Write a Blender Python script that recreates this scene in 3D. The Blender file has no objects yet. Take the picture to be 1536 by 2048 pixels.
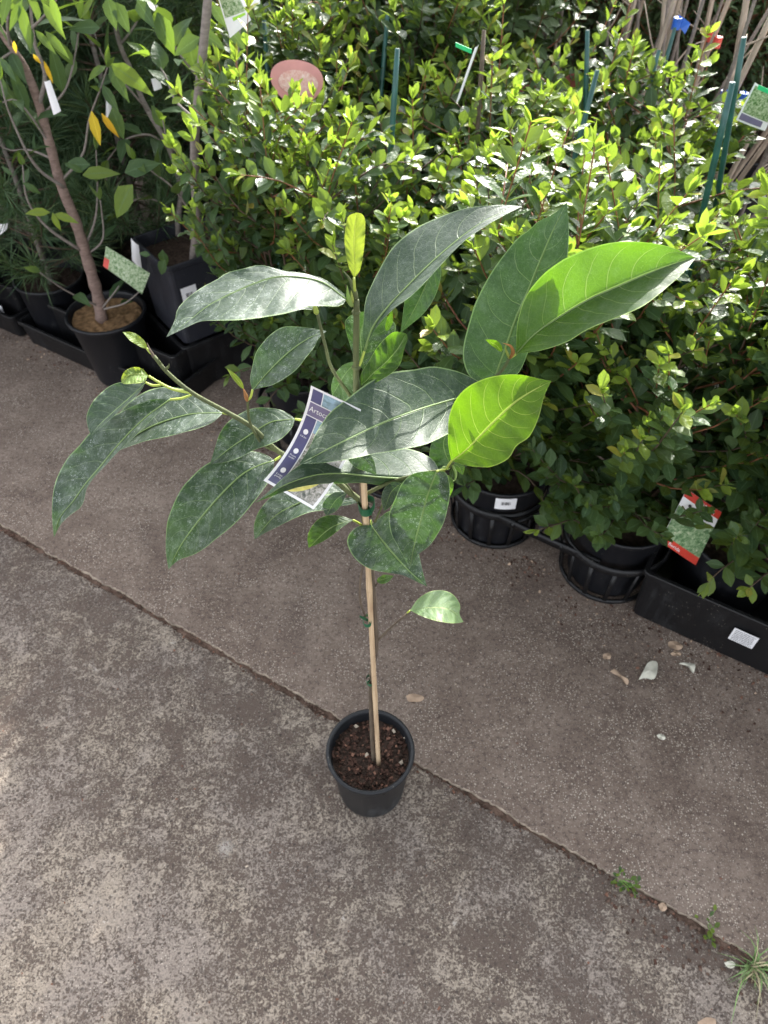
import bpy, math, random
import numpy as np
from mathutils import Vector, Matrix, noise
R = math.radians
scene = bpy.context.scene
C = scene.collection

# ------------------------------------------------------------------ camera, sky, sun
CAMH, PITCH, F = 1.30, R(48), 1450.0          # height, downward pitch, focal length in photo pixels
cam_d = bpy.data.cameras.new('camera'); cam = bpy.data.objects.new('camera', cam_d); C.objects.link(cam)
cam.location = (0, 0, CAMH); cam.rotation_euler = (R(90) - PITCH, 0, 0)
cam_d.sensor_fit = 'VERTICAL'; cam_d.sensor_height = 36; cam_d.sensor_width = 27
cam_d.lens = F / 2048 * 36; cam_d.clip_start = .02; cam_d.clip_end = 400
cam_d.dof.use_dof = True; cam_d.dof.focus_distance = .70; cam_d.dof.aperture_fstop = 11
scene.camera = cam

SUN_EL, SUN_AZ = R(31), R(14)                 # azimuth clockwise from +Y
w = bpy.data.worlds.new('World'); scene.world = w; w.use_nodes = True
nt = w.node_tree; bg = nt.nodes['Background']
sky = nt.nodes.new('ShaderNodeTexSky'); sky.sky_type = 'NISHITA'; sky.sun_disc = False
sky.sun_elevation = SUN_EL; sky.sun_rotation = SUN_AZ; sky.dust_density = 3.0; sky.ozone_density = .6; sky.air_density = .8
hs = nt.nodes.new('ShaderNodeHueSaturation'); hs.inputs['Saturation'].default_value = .22   # thin bright cloud
nt.links.new(sky.outputs[0], hs.inputs['Color']); nt.links.new(hs.outputs[0], bg.inputs[0]); bg.inputs[1].default_value = .15
sd = bpy.data.lights.new('sun', 'SUN'); sd.energy = 2.7; sd.angle = R(.6); sd.color = (1, .96, .88)
so = bpy.data.objects.new('sun', sd); C.objects.link(so)
sv = Vector((math.sin(SUN_AZ) * math.cos(SUN_EL), math.cos(SUN_AZ) * math.cos(SUN_EL), math.sin(SUN_EL)))
so.rotation_euler = sv.to_track_quat('Z', 'Y').to_euler(); so.location = sv * 20
scene.view_settings.view_transform = 'Standard'; scene.view_settings.look = 'None'
scene.view_settings.exposure = 2.15; scene.view_settings.gamma = 1

# ------------------------------------------------------------------ camera-space measuring helpers
SP, CP = math.sin(PITCH), math.cos(PITCH)
def ray(u, v):
    cx = (u - 768) / F; cy = -(v - 1024) / F
    return Vector((cx, CP + cy * SP, -SP + cy * CP))
def PY(u, v, Y):                               # the point seen at (u, v) in the upright plane at distance Y
    r = ray(u, v); return Vector((0, 0, CAMH)) + r * (Y / r.y)
def PZ(u, v, z=0.0):                           # the point seen at (u, v) on the level z
    r = ray(u, v); return Vector((0, 0, CAMH)) + r * ((z - CAMH) / r.z)

# ------------------------------------------------------------------ mesh helpers
class MB:
    def __init__(s): s.v = []; s.f = []; s.m = []; s.uv = []; s.hasuv = False; s.tone = []
    def vert(s, p): s.v.append((p[0], p[1], p[2])); return len(s.v) - 1
    def face(s, idx, m=0, uv=None):
        s.f.append(tuple(idx)); s.m.append(m); s.uv.append(uv)
        if uv: s.hasuv = True
    def grid(s, rows, m=0, close=False, uvs=None):
        n = len(rows[0]); base = len(s.v)
        for r in rows:
            for p in r: s.v.append((p[0], p[1], p[2]))
        for i in range(len(rows) - 1):
            for j in range(n if close else n - 1):
                a = base + i * n + j; b = base + i * n + (j + 1) % n
                uv = None
                if uvs: uv = (uvs[i][j], uvs[i][(j + 1) % n], uvs[i + 1][(j + 1) % n], uvs[i + 1][j])
                s.face((a, b, b + n, a + n), m, uv)
    def tube(s, pts, rad, seg=6, m=0, cap=True):
        pts = [Vector(p) for p in pts]
        if not isinstance(rad, (list, tuple)): rad = [rad] * len(pts)
        if len(rad) != len(pts): rad = [rad[0] + (rad[-1] - rad[0]) * i / (len(pts) - 1) for i in range(len(pts))]
        prev = None; rows = []
        for i, p in enumerate(pts):
            d = (pts[min(i + 1, len(pts) - 1)] - pts[max(i - 1, 0)])
            d = d.normalized() if d.length > 1e-9 else Vector((0, 0, 1))
            if prev is None:
                a = d.orthogonal().normalized()
            else:
                a = (prev - d * prev.dot(d))
                a = a.normalized() if a.length > 1e-6 else d.orthogonal().normalized()
            prev = a; b = d.cross(a)
            rows.append([p + (a * math.cos(2 * math.pi * k / seg) + b * math.sin(2 * math.pi * k / seg)) * rad[i] for k in range(seg)])
        base = len(s.v); s.grid(rows, m, True)
        if cap:
            s.face([base + k for k in range(seg)][::-1], m)
            e = base + (len(rows) - 1) * seg
            s.face([e + k for k in range(seg)], m)
    def box(s, c, x, y, z, m=0):               # centre and three half-extent vectors
        c = Vector(c); i0 = len(s.v)
        for k in range(8):
            p = c + x * (1 if k & 1 else -1) + y * (1 if k & 2 else -1) + z * (1 if k & 4 else -1)
            s.vert(p)
        for q in ((0, 1, 3, 2), (4, 6, 7, 5), (0, 4, 5, 1), (2, 3, 7, 6), (0, 2, 6, 4), (1, 5, 7, 3)):
            s.face([i0 + k for k in q], m)
    def lathe(s, c, prof, seg=40, m=0, wob=0):
        rows = []
        for r, z in prof:
            rows.append([Vector((c[0] + r * math.cos(2 * math.pi * k / seg) * (1 + wob * math.sin(4 * math.pi * k / seg)), c[1] + r * math.sin(2 * math.pi * k / seg), c[2] + z)) for k in range(seg)])
        s.grid(rows[::-1], m, True)

ORIG = {}
def obj(name, mb, mats, parent=None, smooth=False, loc=None):
    me = bpy.data.meshes.new(name)
    off = ORIG.get(parent.name, Vector()) if parent else Vector(loc or (0, 0, 0))
    vs = [(x - off.x, y - off.y, z - off.z) for x, y, z in mb.v]
    me.from_pydata(vs, [], mb.f)
    if not isinstance(mats, (list, tuple)): mats = [mats]
    for m in mats: me.materials.append(m)
    me.polygons.foreach_set('material_index', mb.m)
    if smooth: me.polygons.foreach_set('use_smooth', [True] * len(mb.f))
    if mb.hasuv:
        uvl = me.uv_layers.new(name='UVMap'); flat = []
        for f, uv in zip(mb.f, mb.uv):
            if uv is None: uv = [(0, 0)] * len(f)
            for q in uv: flat += [q[0], q[1]]
        uvl.data.foreach_set('uv', flat)
    me.update()
    o = bpy.data.objects.new(name, me); C.objects.link(o)
    if parent: o.parent = parent
    else: o.location = off
    ORIG[o.name] = off
    return o
def tag(o, label=None, cat=None, group=None, kind=None):
    if label: o['label'] = label
    if cat: o['category'] = cat
    if group: o['group'] = group
    if kind: o['kind'] = kind
    return o
def thing(name, label, cat, loc=(0, 0, 0), group=None):
    o = bpy.data.objects.new(name, None); C.objects.link(o); o.location = loc; o.empty_display_size = .05
    ORIG[o.name] = Vector(loc); return tag(o, label, cat, group)
def cat_rom(pts, n):
    pts = [Vector(p) for p in pts]
    if len(pts) == 2: return [pts[0].lerp(pts[1], i / (n - 1)) for i in range(n)]
    L = [0]
    for a, b in zip(pts, pts[1:]): L.append(L[-1] + max((b - a).length, 1e-6))
    out = []
    for i in range(n):
        s = L[-1] * i / (n - 1); k = 0
        while k < len(L) - 2 and L[k + 1] < s: k += 1
        t = (s - L[k]) / (L[k + 1] - L[k])
        p1, p2 = pts[k], pts[k + 1]
        p0 = pts[k - 1] if k > 0 else p1 * 2 - p2
        p3 = pts[k + 2] if k + 2 < len(pts) else p2 * 2 - p1
        out.append(.5 * ((2 * p1) + (p2 - p0) * t + (2 * p0 - 5 * p1 + 4 * p2 - p3) * t * t + (3 * p1 - p0 - 3 * p2 + p3) * t ** 3))
    return out

# ------------------------------------------------------------------ materials
WSPOT = tuple(PZ(450, 1695, 0))
class NM:
    def __init__(s, name):
        s.mat = bpy.data.materials.new(name); s.mat.use_nodes = True
        s.t = s.mat.node_tree; s.n = s.t.nodes; s.L = s.t.links
        s.b = s.n['Principled BSDF']; s.out = s.n['Material Output']
    def new(s, ty, **kw):
        n = s.n.new(ty)
        for k, v in kw.items(): setattr(n, k, v)
        return n
    def link(s, a, b): s.L.new(a, b)
    def val(s, x, inp):
        if isinstance(x, (int, float)): inp.default_value = x
        elif isinstance(x, (tuple, list)): inp.default_value = (*x, 1) if len(x) == 3 and len(inp.default_value) == 4 else x
        else: s.link(x, inp)
    def math(s, op, a, b=0, c=0, clamp=False):
        n = s.new('ShaderNodeMath', operation=op, use_clamp=clamp)
        s.val(a, n.inputs[0]); s.val(b, n.inputs[1]); s.val(c, n.inputs[2]); return n.outputs[0]
    def mix(s, f, a, b, mode='MIX'):
        n = s.new('ShaderNodeMix', data_type='RGBA', blend_type=mode)
        s.val(f, n.inputs[0]); s.val(a, n.inputs[6]); s.val(b, n.inputs[7]); return n.outputs[2]
    def coord(s, kind='Object'): return s.new('ShaderNodeTexCoord').outputs[kind]
    def scaled(s, vec, sc):
        n = s.new('ShaderNodeMapping'); n.inputs['Scale'].default_value = sc; s.link(vec, n.inputs[0]); return n.outputs[0]
    def noise(s, vec, scale, detail=3, rough=.5, dist=0):
        n = s.new('ShaderNodeTexNoise'); s.link(vec, n.inputs['Vector']); n.inputs['Scale'].default_value = scale
        n.inputs['Detail'].default_value = detail; n.inputs['Roughness'].default_value = rough; n.inputs['Distortion'].default_value = dist
        return n.outputs['Fac']
    def voro(s, vec, scale, feature='F1', rnd=1):
        n = s.new('ShaderNodeTexVoronoi', feature=feature); s.link(vec, n.inputs['Vector']); n.inputs['Scale'].default_value = scale
        n.inputs['Randomness'].default_value = rnd; return n
    def ramp(s, fac, stops):
        n = s.new('ShaderNodeValToRGB'); s.link(fac, n.inputs[0]); cr = n.color_ramp
        while len(cr.elements) < len(stops): cr.elements.new(.5)
        for e, (p, c) in zip(cr.elements, stops):
            e.position = p; e.color = (*c, 1) if isinstance(c, tuple) else (c, c, c, 1)
        return n.outputs[0]
    def sstep(s, x, a, b):
        n = s.new('ShaderNodeMapRange', interpolation_type='SMOOTHSTEP'); s.link(x, n.inputs[0])
        n.inputs[1].default_value = a; n.inputs[2].default_value = b; n.inputs[3].default_value = 0; n.inputs[4].default_value = 1
        return n.outputs[0]
    def bump(s, h, strength, dist):
        n = s.new('ShaderNodeBump'); s.link(h, n.inputs['Height']); n.inputs['Strength'].default_value = strength; n.inputs['Distance'].default_value = dist
        s.link(n.outputs[0], s.b.inputs['Normal']); return n.outputs[0]
    def set(s, **kw):
        for k, v in kw.items(): s.val(v, s.b.inputs[k.replace('_', ' ')])
        return s

def simple(name, col, rough=.6, var=.25, scale=30, bump=.3, bd=.001, spec=.5):
    m = NM(name); co = m.coord(); nz = m.noise(co, scale, 4)
    a = tuple(c * (1 - var) for c in col); b = tuple(min(1, c * (1 + var)) for c in col)
    m.set(Base_Color=m.ramp(nz, [(.3, a), (.7, b)]), Roughness=rough)
    m.b.inputs['Specular IOR Level'].default_value = spec
    if bump: m.bump(m.noise(co, scale * 6, 4), bump, bd)
    return m.mat

def mat_plastic(name, col=(.014, .014, .016), dust=.06, rough=.42):
    m = NM(name); co = m.coord()
    n1 = m.noise(co, 9, 5, .65); n2 = m.noise(m.scaled(co, (1, 1, .25)), 55, 4, .6)
    d = m.math('MULTIPLY', m.sstep(n1, .42, .75), m.sstep(n2, .4, .7))
    sp = m.voro(co, 140); spk = m.math('MULTIPLY', m.math('LESS_THAN', sp.outputs['Distance'], .13), m.math('GREATER_THAN', m.noise(co, 22, 2), .56))
    c1 = m.mix(m.math('MULTIPLY', d, .75), col, tuple(c + dust for c in (.9 * col[0], col[1], col[2])))
    c2 = m.mix(m.math('MULTIPLY', spk, .5), c1, (.22, .2, .17))
    m.set(Base_Color=c2, Roughness=m.math('ADD', rough, m.math('MULTIPLY', d, .35)))
    m.b.inputs['Specular IOR Level'].default_value = .35
    m.bump(m.noise(co, 160, 3), .12, .001)
    return m.mat

def mat_bigleaf(name, top, mid, vein, under, trans_col, trans=.3, dust=.35, rough=.40, marks=.6):
    """broad glossy leaf: UV x runs across (-1 to 1), UV y from base to tip"""
    m = NM(name); uv = m.coord('UV'); co = m.coord('Object')
    sx = m.new('ShaderNodeSeparateXYZ'); m.link(uv, sx.inputs[0]); U, V = sx.outputs[0], sx.outputs[1]
    au = m.math('ABSOLUTE', U)
    wob = m.math('MULTIPLY', m.math('SUBTRACT', m.noise(co, 25, 2), .5), .10)
    side = m.math('MULTIPLY', m.math('SIGN', U), .035)
    ph = m.math('ADD', m.math('SUBTRACT', V, m.math('MULTIPLY', m.math('POWER', au, 1.75), .17)), m.math('MULTIPLY', m.math('ADD', wob, side), .8))
    ph = m.math('SUBTRACT', ph, m.math('MULTIPLY', au, .035))
    fr = m.math('ABSOLUTE', m.math('SUBTRACT', m.math('FRACT', m.math('MULTIPLY', ph, 8.6)), .5))
    lat = m.math('SUBTRACT', 1, m.sstep(fr, .006, .036))
    lat = m.math('MULTIPLY', lat, m.math('SUBTRACT', 1, m.sstep(au, .72, .93)))
    midr = m.math('SUBTRACT', 1, m.sstep(au, .016, .04))
    rimn = m.math('SUBTRACT', 1, m.sstep(m.math('SUBTRACT', 1, au), .015, .045))
    fine = m.voro(m.scaled(co, (1, 1, 1)), 230, 'DISTANCE_TO_EDGE')
    fv = m.math('SUBTRACT', 1, m.sstep(fine.outputs['Distance'], .02, .12))
    veins = m.math('MAXIMUM', lat, midr)
    big = m.noise(co, 18, 3)
    geo = m.new('ShaderNodeNewGeometry')
    base = m.mix(m.sstep(big, .3, .7), top, mid)
    base = m.mix(m.math('MULTIPLY', fv, .06), base, vein)
    base = m.mix(m.math('MULTIPLY', lat, .27), base, vein)
    base = m.mix(m.math('MULTIPLY', m.math('MAXIMUM', midr, rimn), .75), base, vein)
    # dried water marks and dust on the upper side
    vo = m.voro(co, 420); vo2 = m.voro(co, 260)
    ring = m.math('MULTIPLY', m.math('SUBTRACT', 1, m.sstep(m.math('ABSOLUTE', m.math('SUBTRACT', vo2.outputs['Distance'], .30)), .02, .07)), m.sstep(m.noise(co, 60, 3, .7), .47, .60))
    sp = m.math('MULTIPLY', m.math('SUBTRACT', 1, m.sstep(vo.outputs['Distance'], .12, .3)), m.sstep(m.noise(co, 70, 3), .5, .62))
    film = m.math('MULTIPLY', m.sstep(m.noise(co, 75, 6, .8, .4), .42, .78), .36)
    dd = m.math('MULTIPLY', m.math('ADD', m.math('MAXIMUM', m.math('MULTIPLY', ring, marks * .38), m.math('MULTIPLY', sp, .42)), film, 0, True), dust)
    dd = m.math('MULTIPLY', dd, m.math('SUBTRACT', 1, geo.outputs['Backfacing']))
    base = m.mix(dd, base, (.50, .56, .52))
    col = m.mix(geo.outputs['Backfacing'], base, m.mix(m.math('MULTIPLY', veins, .6), under, vein))
    rg = m.math('ADD', rough, m.math('ADD', m.math('MULTIPLY', m.noise(co, 90, 4, .7), .14), m.math('MULTIPLY', dd, .5)))
    m.set(Base_Color=col, Roughness=m.math('ADD', rg, m.math('MULTIPLY', geo.outputs['Backfacing'], .25)))
    m.b.inputs['Specular IOR Level'].default_value = .38
    h = m.math('SUBTRACT', m.math('MULTIPLY', m.noise(co, 300, 3), .14), m.math('ADD', m.math('MULTIPLY', veins, .8), m.math('MULTIPLY', m.sstep(fr, .0, .5), -.35)))
    h = m.math('ADD', h, m.math('MULTIPLY', m.noise(co, 60, 3), .6))
    h = m.math('SUBTRACT', h, m.math('MULTIPLY', fv, .12))
    nrm = m.bump(h, .4, .0012)
    tr = m.new('ShaderNodeBsdfTranslucent'); m.link(nrm, tr.inputs['Normal'])
    tc = m.mix(m.math('MULTIPLY', veins, .5), trans_col, vein)
    tc = m.mix(m.math('MULTIPLY', m.sstep(big, .35, .7), .35), tc, tuple(c * .6 for c in trans_col))
    m.link(tc, tr.inputs[0])
    mx = m.new('ShaderNodeMixShader'); mx.inputs[0].default_value = trans
    m.link(m.b.outputs[0], mx.inputs[1]); m.link(tr.outputs[0], mx.inputs[2]); m.link(mx.outputs[0], m.out.inputs[0])
    return m.mat

def mat_smallleaf(name, old, mid, young, under=(.10, .15, .07), rough=.22, trans=.35, tcol=(.35, .55, .05), spec=.22):
    m = NM(name); at = m.new('ShaderNodeAttribute', attribute_name='tone'); sp = m.new('ShaderNodeSeparateColor'); m.link(at.outputs['Color'], sp.inputs[0])
    yo, rn, ac = sp.outputs[0], sp.outputs[1], sp.outputs[2]
    c = m.mix(m.sstep(rn, 0, 1), old, mid)
    c = m.mix(m.sstep(yo, .25, .95), c, young)
    c = m.mix(m.math('MULTIPLY', m.math('MULTIPLY', m.sstep(yo, .45, .9), m.sstep(rn, .72, .95)), .6), c, (.40, .20, .06) if name.startswith('glossy') else young)
    c = m.mix(m.math('MULTIPLY', m.math('LESS_THAN', ac, .09), .5), c, tuple(min(1, x * 1.6 + .03) for x in mid))
    geo = m.new('ShaderNodeNewGeometry')
    c = m.mix(m.math('MULTIPLY', geo.outputs['Backfacing'], .6), c, under)
    co = m.coord('Object')
    m.set(Base_Color=c, Roughness=m.math('ADD', rough, m.math('MULTIPLY', rn, .16)))
    m.b.inputs['Specular IOR Level'].default_value = spec
    m.bump(m.noise(co, 150, 3, .6), .7, .003)
    tr = m.new('ShaderNodeBsdfTranslucent')
    m.link(m.mix(m.math('ADD', .25, m.math('MULTIPLY', yo, .75)), tuple(x * .45 for x in tcol), tcol), tr.inputs[0])
    mx = m.new('ShaderNodeMixShader'); m.link(m.math('ADD', trans * .55, m.math('MULTIPLY', yo, trans * .6)), mx.inputs[0])
    m.link(m.b.outputs[0], mx.inputs[1]); m.link(tr.outputs[0], mx.inputs[2]); m.link(mx.outputs[0], m.out.inputs[0])
    return m.mat

def mat_bark(name, a, b, scale=40, ringy=False):
    m = NM(name); co = m.coord(); st = m.scaled(co, (1, 1, .18 if not ringy else 3))
    n = m.noise(st, scale, 5, .65, .4)
    m.set(Base_Color=m.ramp(n, [(.3, a), (.7, b)]), Roughness=.8); m.bump(n, .6, .003); return m.mat

def mat_back_slab():
    m = NM('worn_brown_concrete'); co = m.coord()
    big = m.noise(co, 2.2, 6, .65, .5); med = m.noise(co, 12, 6, .7); f1 = m.noise(co, 110, 6, .8); f2 = m.noise(co, 330, 4, .8)
    c = m.ramp(big, [(.32, (.135, .098, .077)), (.5, (.185, .139, .112)), (.68, (.26, .205, .168))])
    c = m.mix(m.math('MULTIPLY', m.sstep(med, .42, .68), .5), c, (.33, .262, .214))
    st = m.sstep(m.noise(co, 3.6, 7, .7, 1.2), .50, .66)
    c = m.mix(m.math('MULTIPLY', st, .45), c, (.095, .068, .056))
    c = m.mix(m.math('MULTIPLY', m.sstep(f1, .48, .62), .75), c, (.075, .054, .045))
    c = m.mix(m.math('MULTIPLY', m.sstep(f2, .52, .68), .5), c, (.38, .32, .27))
    for sc, dens, rad, amt, col in ((270, .35, .40, .9, (.52, .455, .38)), (170, .80, .30, .85, (.60, .53, .45)), (70, .95, .16, .9, (.62, .50, .38))):
        v = m.voro(co, sc); sp = m.new('ShaderNodeSeparateColor'); m.link(v.outputs['Color'], sp.inputs[0])
        k = m.math('MULTIPLY', m.math('SUBTRACT', 1, m.sstep(v.outputs['Distance'], rad * .6, rad)), m.math('GREATER_THAN', sp.outputs[0], dens))
        k = m.math('MULTIPLY', k, m.math('ADD', .35, m.math('MULTIPLY', sp.outputs[1], .65)))
        if sc == 270: k = m.math('MULTIPLY', k, m.math('ADD', .35, m.sstep(m.noise(co, 9, 4, .6), .40, .62)))
        c = m.mix(m.math('MULTIPLY', k, amt), c, col)
    m.set(Base_Color=c, Roughness=.88); m.b.inputs['Specular IOR Level'].default_value = .25
    m.bump(m.math('ADD', f1, m.math('MULTIPLY', f2, .8)), .7, .003)
    return m.mat

def mat_front_slab():
    m = NM('weathered_pitted_concrete'); co = m.coord()
    big = m.noise(co, 3.0, 6, .65, .5); med = m.noise(co, 14, 6, .72, .8); f1 = m.noise(co, 150, 7, .82, .4); f2 = m.noise(co, 300, 5, .8)
    c = m.ramp(big, [(.3, (.120, .090, .074)), (.7, (.175, .136, .112))])
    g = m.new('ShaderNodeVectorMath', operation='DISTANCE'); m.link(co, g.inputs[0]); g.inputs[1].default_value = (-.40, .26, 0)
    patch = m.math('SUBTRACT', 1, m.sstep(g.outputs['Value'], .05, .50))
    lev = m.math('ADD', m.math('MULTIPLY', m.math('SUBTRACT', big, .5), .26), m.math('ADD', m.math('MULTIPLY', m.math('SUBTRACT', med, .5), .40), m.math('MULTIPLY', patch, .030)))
    a = m.math('ADD', m.math('ADD', m.math('MULTIPLY', f1, .75), m.math('MULTIPLY', f2, .25)), lev)
    pale = m.sstep(a, .465, .55)
    pc = m.mix(m.sstep(m.noise(co, 7, 4), .4, .6), (.50, .425, .34), (.41, .35, .30))
    pc = m.mix(m.math('MULTIPLY', m.sstep(f2, .58, .38), .55), pc, (.17, .14, .12))
    c = m.mix(m.math('MULTIPLY', pale, .84), c, pc)
    vp = m.voro(co, 125); svp = m.new('ShaderNodeSeparateColor'); m.link(vp.outputs['Color'], svp.inputs[0])
    pit = m.math('MULTIPLY', m.math('SUBTRACT', 1, m.sstep(vp.outputs['Distance'], .15, .42)), m.math('GREATER_THAN', svp.outputs[0], .5))
    c = m.mix(m.math('MULTIPLY', pit, .7), c, (.085, .068, .060))
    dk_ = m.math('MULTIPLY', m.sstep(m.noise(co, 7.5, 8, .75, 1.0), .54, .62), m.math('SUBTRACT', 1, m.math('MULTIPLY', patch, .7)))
    c = m.mix(m.math('MULTIPLY', dk_, .5), c, (.115, .086, .072))
    wh = m.math('MULTIPLY', m.sstep(m.noise(co, 10.5, 7, .78, .8), .63, .70), .75)
    g2 = m.new('ShaderNodeVectorMath', operation='DISTANCE'); m.link(co, g2.inputs[0]); g2.inputs[1].default_value = WSPOT
    wsp = m.math('SUBTRACT', 1, m.sstep(m.math('ADD', g2.outputs['Value'], m.math('MULTIPLY', m.math('SUBTRACT', f1, .5), .14)), .010, .017))
    c = m.mix(m.math('MULTIPLY', m.math('MAXIMUM', wh, m.math('MULTIPLY', wsp, .85)), m.sstep(f1, .44, .5)), c, (.62, .57, .52))
    v1 = m.voro(co, 280); s1 = m.new('ShaderNodeSeparateColor'); m.link(v1.outputs['Color'], s1.inputs[0])
    spk = m.math('MULTIPLY', m.math('LESS_THAN', v1.outputs['Distance'], .3), m.math('GREATER_THAN', s1.outputs[1], .78))
    c = m.mix(m.math('MULTIPLY', spk, .6), c, (.58, .52, .45))
    m.set(Base_Color=c, Roughness=.9); m.b.inputs['Specular IOR Level'].default_value = .25
    h = m.math('ADD', m.math('MULTIPLY', pale, .7), m.math('ADD', m.math('MULTIPLY', f2, 1.2), m.math('ADD', f1, m.math('MULTIPLY', pit, -.9))))
    m.bump(h, .75, .0035)
    return m.mat

def mat_photo(name, cols, scale=60):
    m = NM(name); co = m.coord(); v = m.voro(co, scale); n = m.noise(co, scale * 1.3, 4, .7, .8)
    k = len(cols); m.set(Base_Color=m.ramp(n, [(.25 + .5 * i / (k - 1), c) for i, c in enumerate(cols)]), Roughness=.35); return m.mat

M = {}
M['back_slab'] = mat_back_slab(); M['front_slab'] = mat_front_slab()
M['dirt'] = simple('damp_brown_dirt', (.13, .088, .068), .95, .5, 60, .8, .004, .1)
M['edge'] = simple('chipped_pale_edge', (.33, .27, .21), .95, .4, 70, .6, .002, .1)
M['yard'] = simple('dark_yard_soil', (.045, .036, .03), .95, .4, 12, .8, .01, .1)
M['pot'] = mat_plastic('black_pot_plastic', (.009, .0095, .012), .022)
M['pot_dusty'] = mat_plastic('dusty_black_pot_plastic', (.011, .0125, .015), .06, .44)
M['tray'] = mat_plastic('black_tray_plastic', (.007, .007, .008), .016, .42)
M['bag'] = mat_plastic('black_planter_plastic', (.018, .019, .026), .035, .5)
M['soil'] = simple('potting_mix', (.055, .038, .030), .95, .5, 120, 1, .004, .1)
M['bark1'] = simple('dark_bark_chip', (.07, .038, .028), .9, .4, 60, .6, .002, .2)
M['bark2'] = simple('reddish_bark_chip', (.19, .10, .07), .9, .35, 60, .6, .002, .2)
M['bark3'] = simple('pale_stone_chip', (.45, .38, .30), .9, .25, 60, .4, .001, .2)
M['mulch'] = simple('tan_mulch', (.27, .165, .085), .95, .5, 95, 1, .004, .1)
M['bamboo'] = None
def mat_bamboo():
    m = NM('split_bamboo'); co = m.coord(); n = m.noise(m.scaled(co, (1, 1, .05)), 260, 4, .6)
    c = m.ramp(n, [(.25, (.33, .22, .13)), (.6, (.56, .42, .27)), (.8, (.66, .52, .36))])
    c = m.mix(m.math('MULTIPLY', m.sstep(m.noise(co, 45, 4), .55, .75), .6), c, (.24, .15, .09))
    m.set(Base_Color=c, Roughness=.55); m.bump(n, .3, .001); return m.mat
M['bamboo'] = mat_bamboo()
M['grey_cane'] = mat_bark('weathered_cane', (.27, .21, .165), (.55, .46, .37), 60)
M['stem'] = mat_bark('green_brown_stem', (.045, .055, .02), (.10, .12, .04), 120)
M['woody'] = mat_bark('young_brown_bark', (.055, .04, .028), (.15, .115, .08), 120)
M['petiole'] = simple('lime_petiole', (.34, .42, .07), .45, .2, 60, 0)
M['midrib'] = simple('green_midrib', (.13, .20, .06), .5, .2, 60, 0)
M['bud'] = simple('brown_bud', (.30, .13, .04), .6, .3, 80, 0)
M['tie'] = simple('green_tie_tape', (.012, .10, .045), .4, .15, 60, 0)
M['teal'] = simple('green_coated_stake', (.018, .085, .075), .4, .25, 50, .15)
M['trunk_a'] = mat_bark('reddish_grey_bark', (.13, .085, .07), (.27, .19, .16), 55, True)
M['trunk_b'] = mat_bark('grey_bark', (.15, .125, .11), (.27, .235, .21), 55, True)
M['twig'] = mat_bark('shrub_twig', (.05, .032, .02), (.13, .085, .055), 80)
M['redtwig'] = simple('red_young_twig', (.22, .085, .04), .5, .3, 60, 0)
M['white'] = simple('white_label_card', (.78, .78, .80), .4, .04, 40, 0)
M['ink'] = simple('black_print', (.02, .02, .025), .5, .1, 40, 0)
M['navy'] = simple('violet_navy_print', (.075, .075, .17), .32, .12, 40, 0)
M['mauve'] = simple('mauve_print', (.17, .15, .25), .32, .08, 40, 0)
M['red'] = simple('red_print', (.50, .035, .02), .4, .1, 40, 0)
M['dullred'] = simple('dull_red_card', (.32, .07, .06), .5, .3, 60, 0)
M['pink'] = simple('faded_red_card', (.60, .27, .24), .5, .12, 25, 0)
M['blue'] = simple('blue_tape', (.03, .13, .55), .4, .2, 40, 0)
M['redtape'] = simple('red_tape', (.62, .08, .06), .45, .2, 40, 0)
M['lime_print'] = simple('lime_print', (.35, .65, .06), .45, .1, 40, 0)
M['fruit'] = simple('yellow_fruit_print', (.56, .52, .14), .4, .2, 300, 0)
M['dryleaf'] = simple('pale_dry_leaf', (.62, .60, .50), .8, .2, 40, .4)
M['dryleaf2'] = simple('tan_dry_leaf', (.42, .30, .21), .8, .3, 40, .4)
M['photo_leaf'] = mat_photo('leafy_print', [(.02, .05, .015), (.10, .20, .06), (.42, .50, .32), (.6, .62, .55)], 150)
M['photo_mix'] = mat_photo('mixed_print', [(.03, .04, .04), (.13, .14, .11), (.42, .40, .37), (.7, .7, .7)], 170)
M['photo_sky'] = mat_photo('blue_grey_print', [(.05, .09, .07), (.22, .33, .38), (.36, .52, .66)], 90)
M['photo_bloom'] = mat_photo('blossom_print', [(.015, .05, .02), (.07, .16, .06), (.25, .35, .2), (.75, .68, .55)], 110)
M['moss'] = simple('weed_green', (.16, .30, .06), .6, .35, 60, 0)
M['grassmat'] = simple('grass_blade', (.16, .26, .08), .55, .4, 30, 0)
M['grass_dry'] = simple('dry_grass_blade', (.42, .37, .22), .7, .3, 30, 0)
VE = (.22, .32, .13)
M['leaf'] = mat_bigleaf('mature_leaf', (.010, .029, .015), (.018, .042, .018), VE, (.11, .17, .06), (.08, .22, .012), .11, .34)
M['leaf_dusty'] = mat_bigleaf('water_marked_leaf', (.010, .028, .015), (.018, .040, .019), VE, (.11, .17, .06), (.10, .25, .02), .15, .72, .42, 1.6)
M['leaf_fresh'] = mat_bigleaf('fresh_leaf', (.013, .036, .015), (.022, .055, .018), (.34, .46, .14), (.16, .24, .06), (.15, .34, .008), .38, .28)
M['leaf_sheen'] = mat_bigleaf('sheen_tinted_leaf', (.10, .17, .075), (.15, .23, .10), (.42, .52, .2), (.20, .30, .07), (.17, .40, .02), .3, .5)  # whitish sheen of the low right leaf painted into its colour
M['leaf_lime'] = mat_bigleaf('young_lime_leaf', (.065, .13, .012), (.09, .17, .015), (.48, .60, .13), (.32, .42, .08), (.13, .275, .003), .56, .12, .46)
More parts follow.
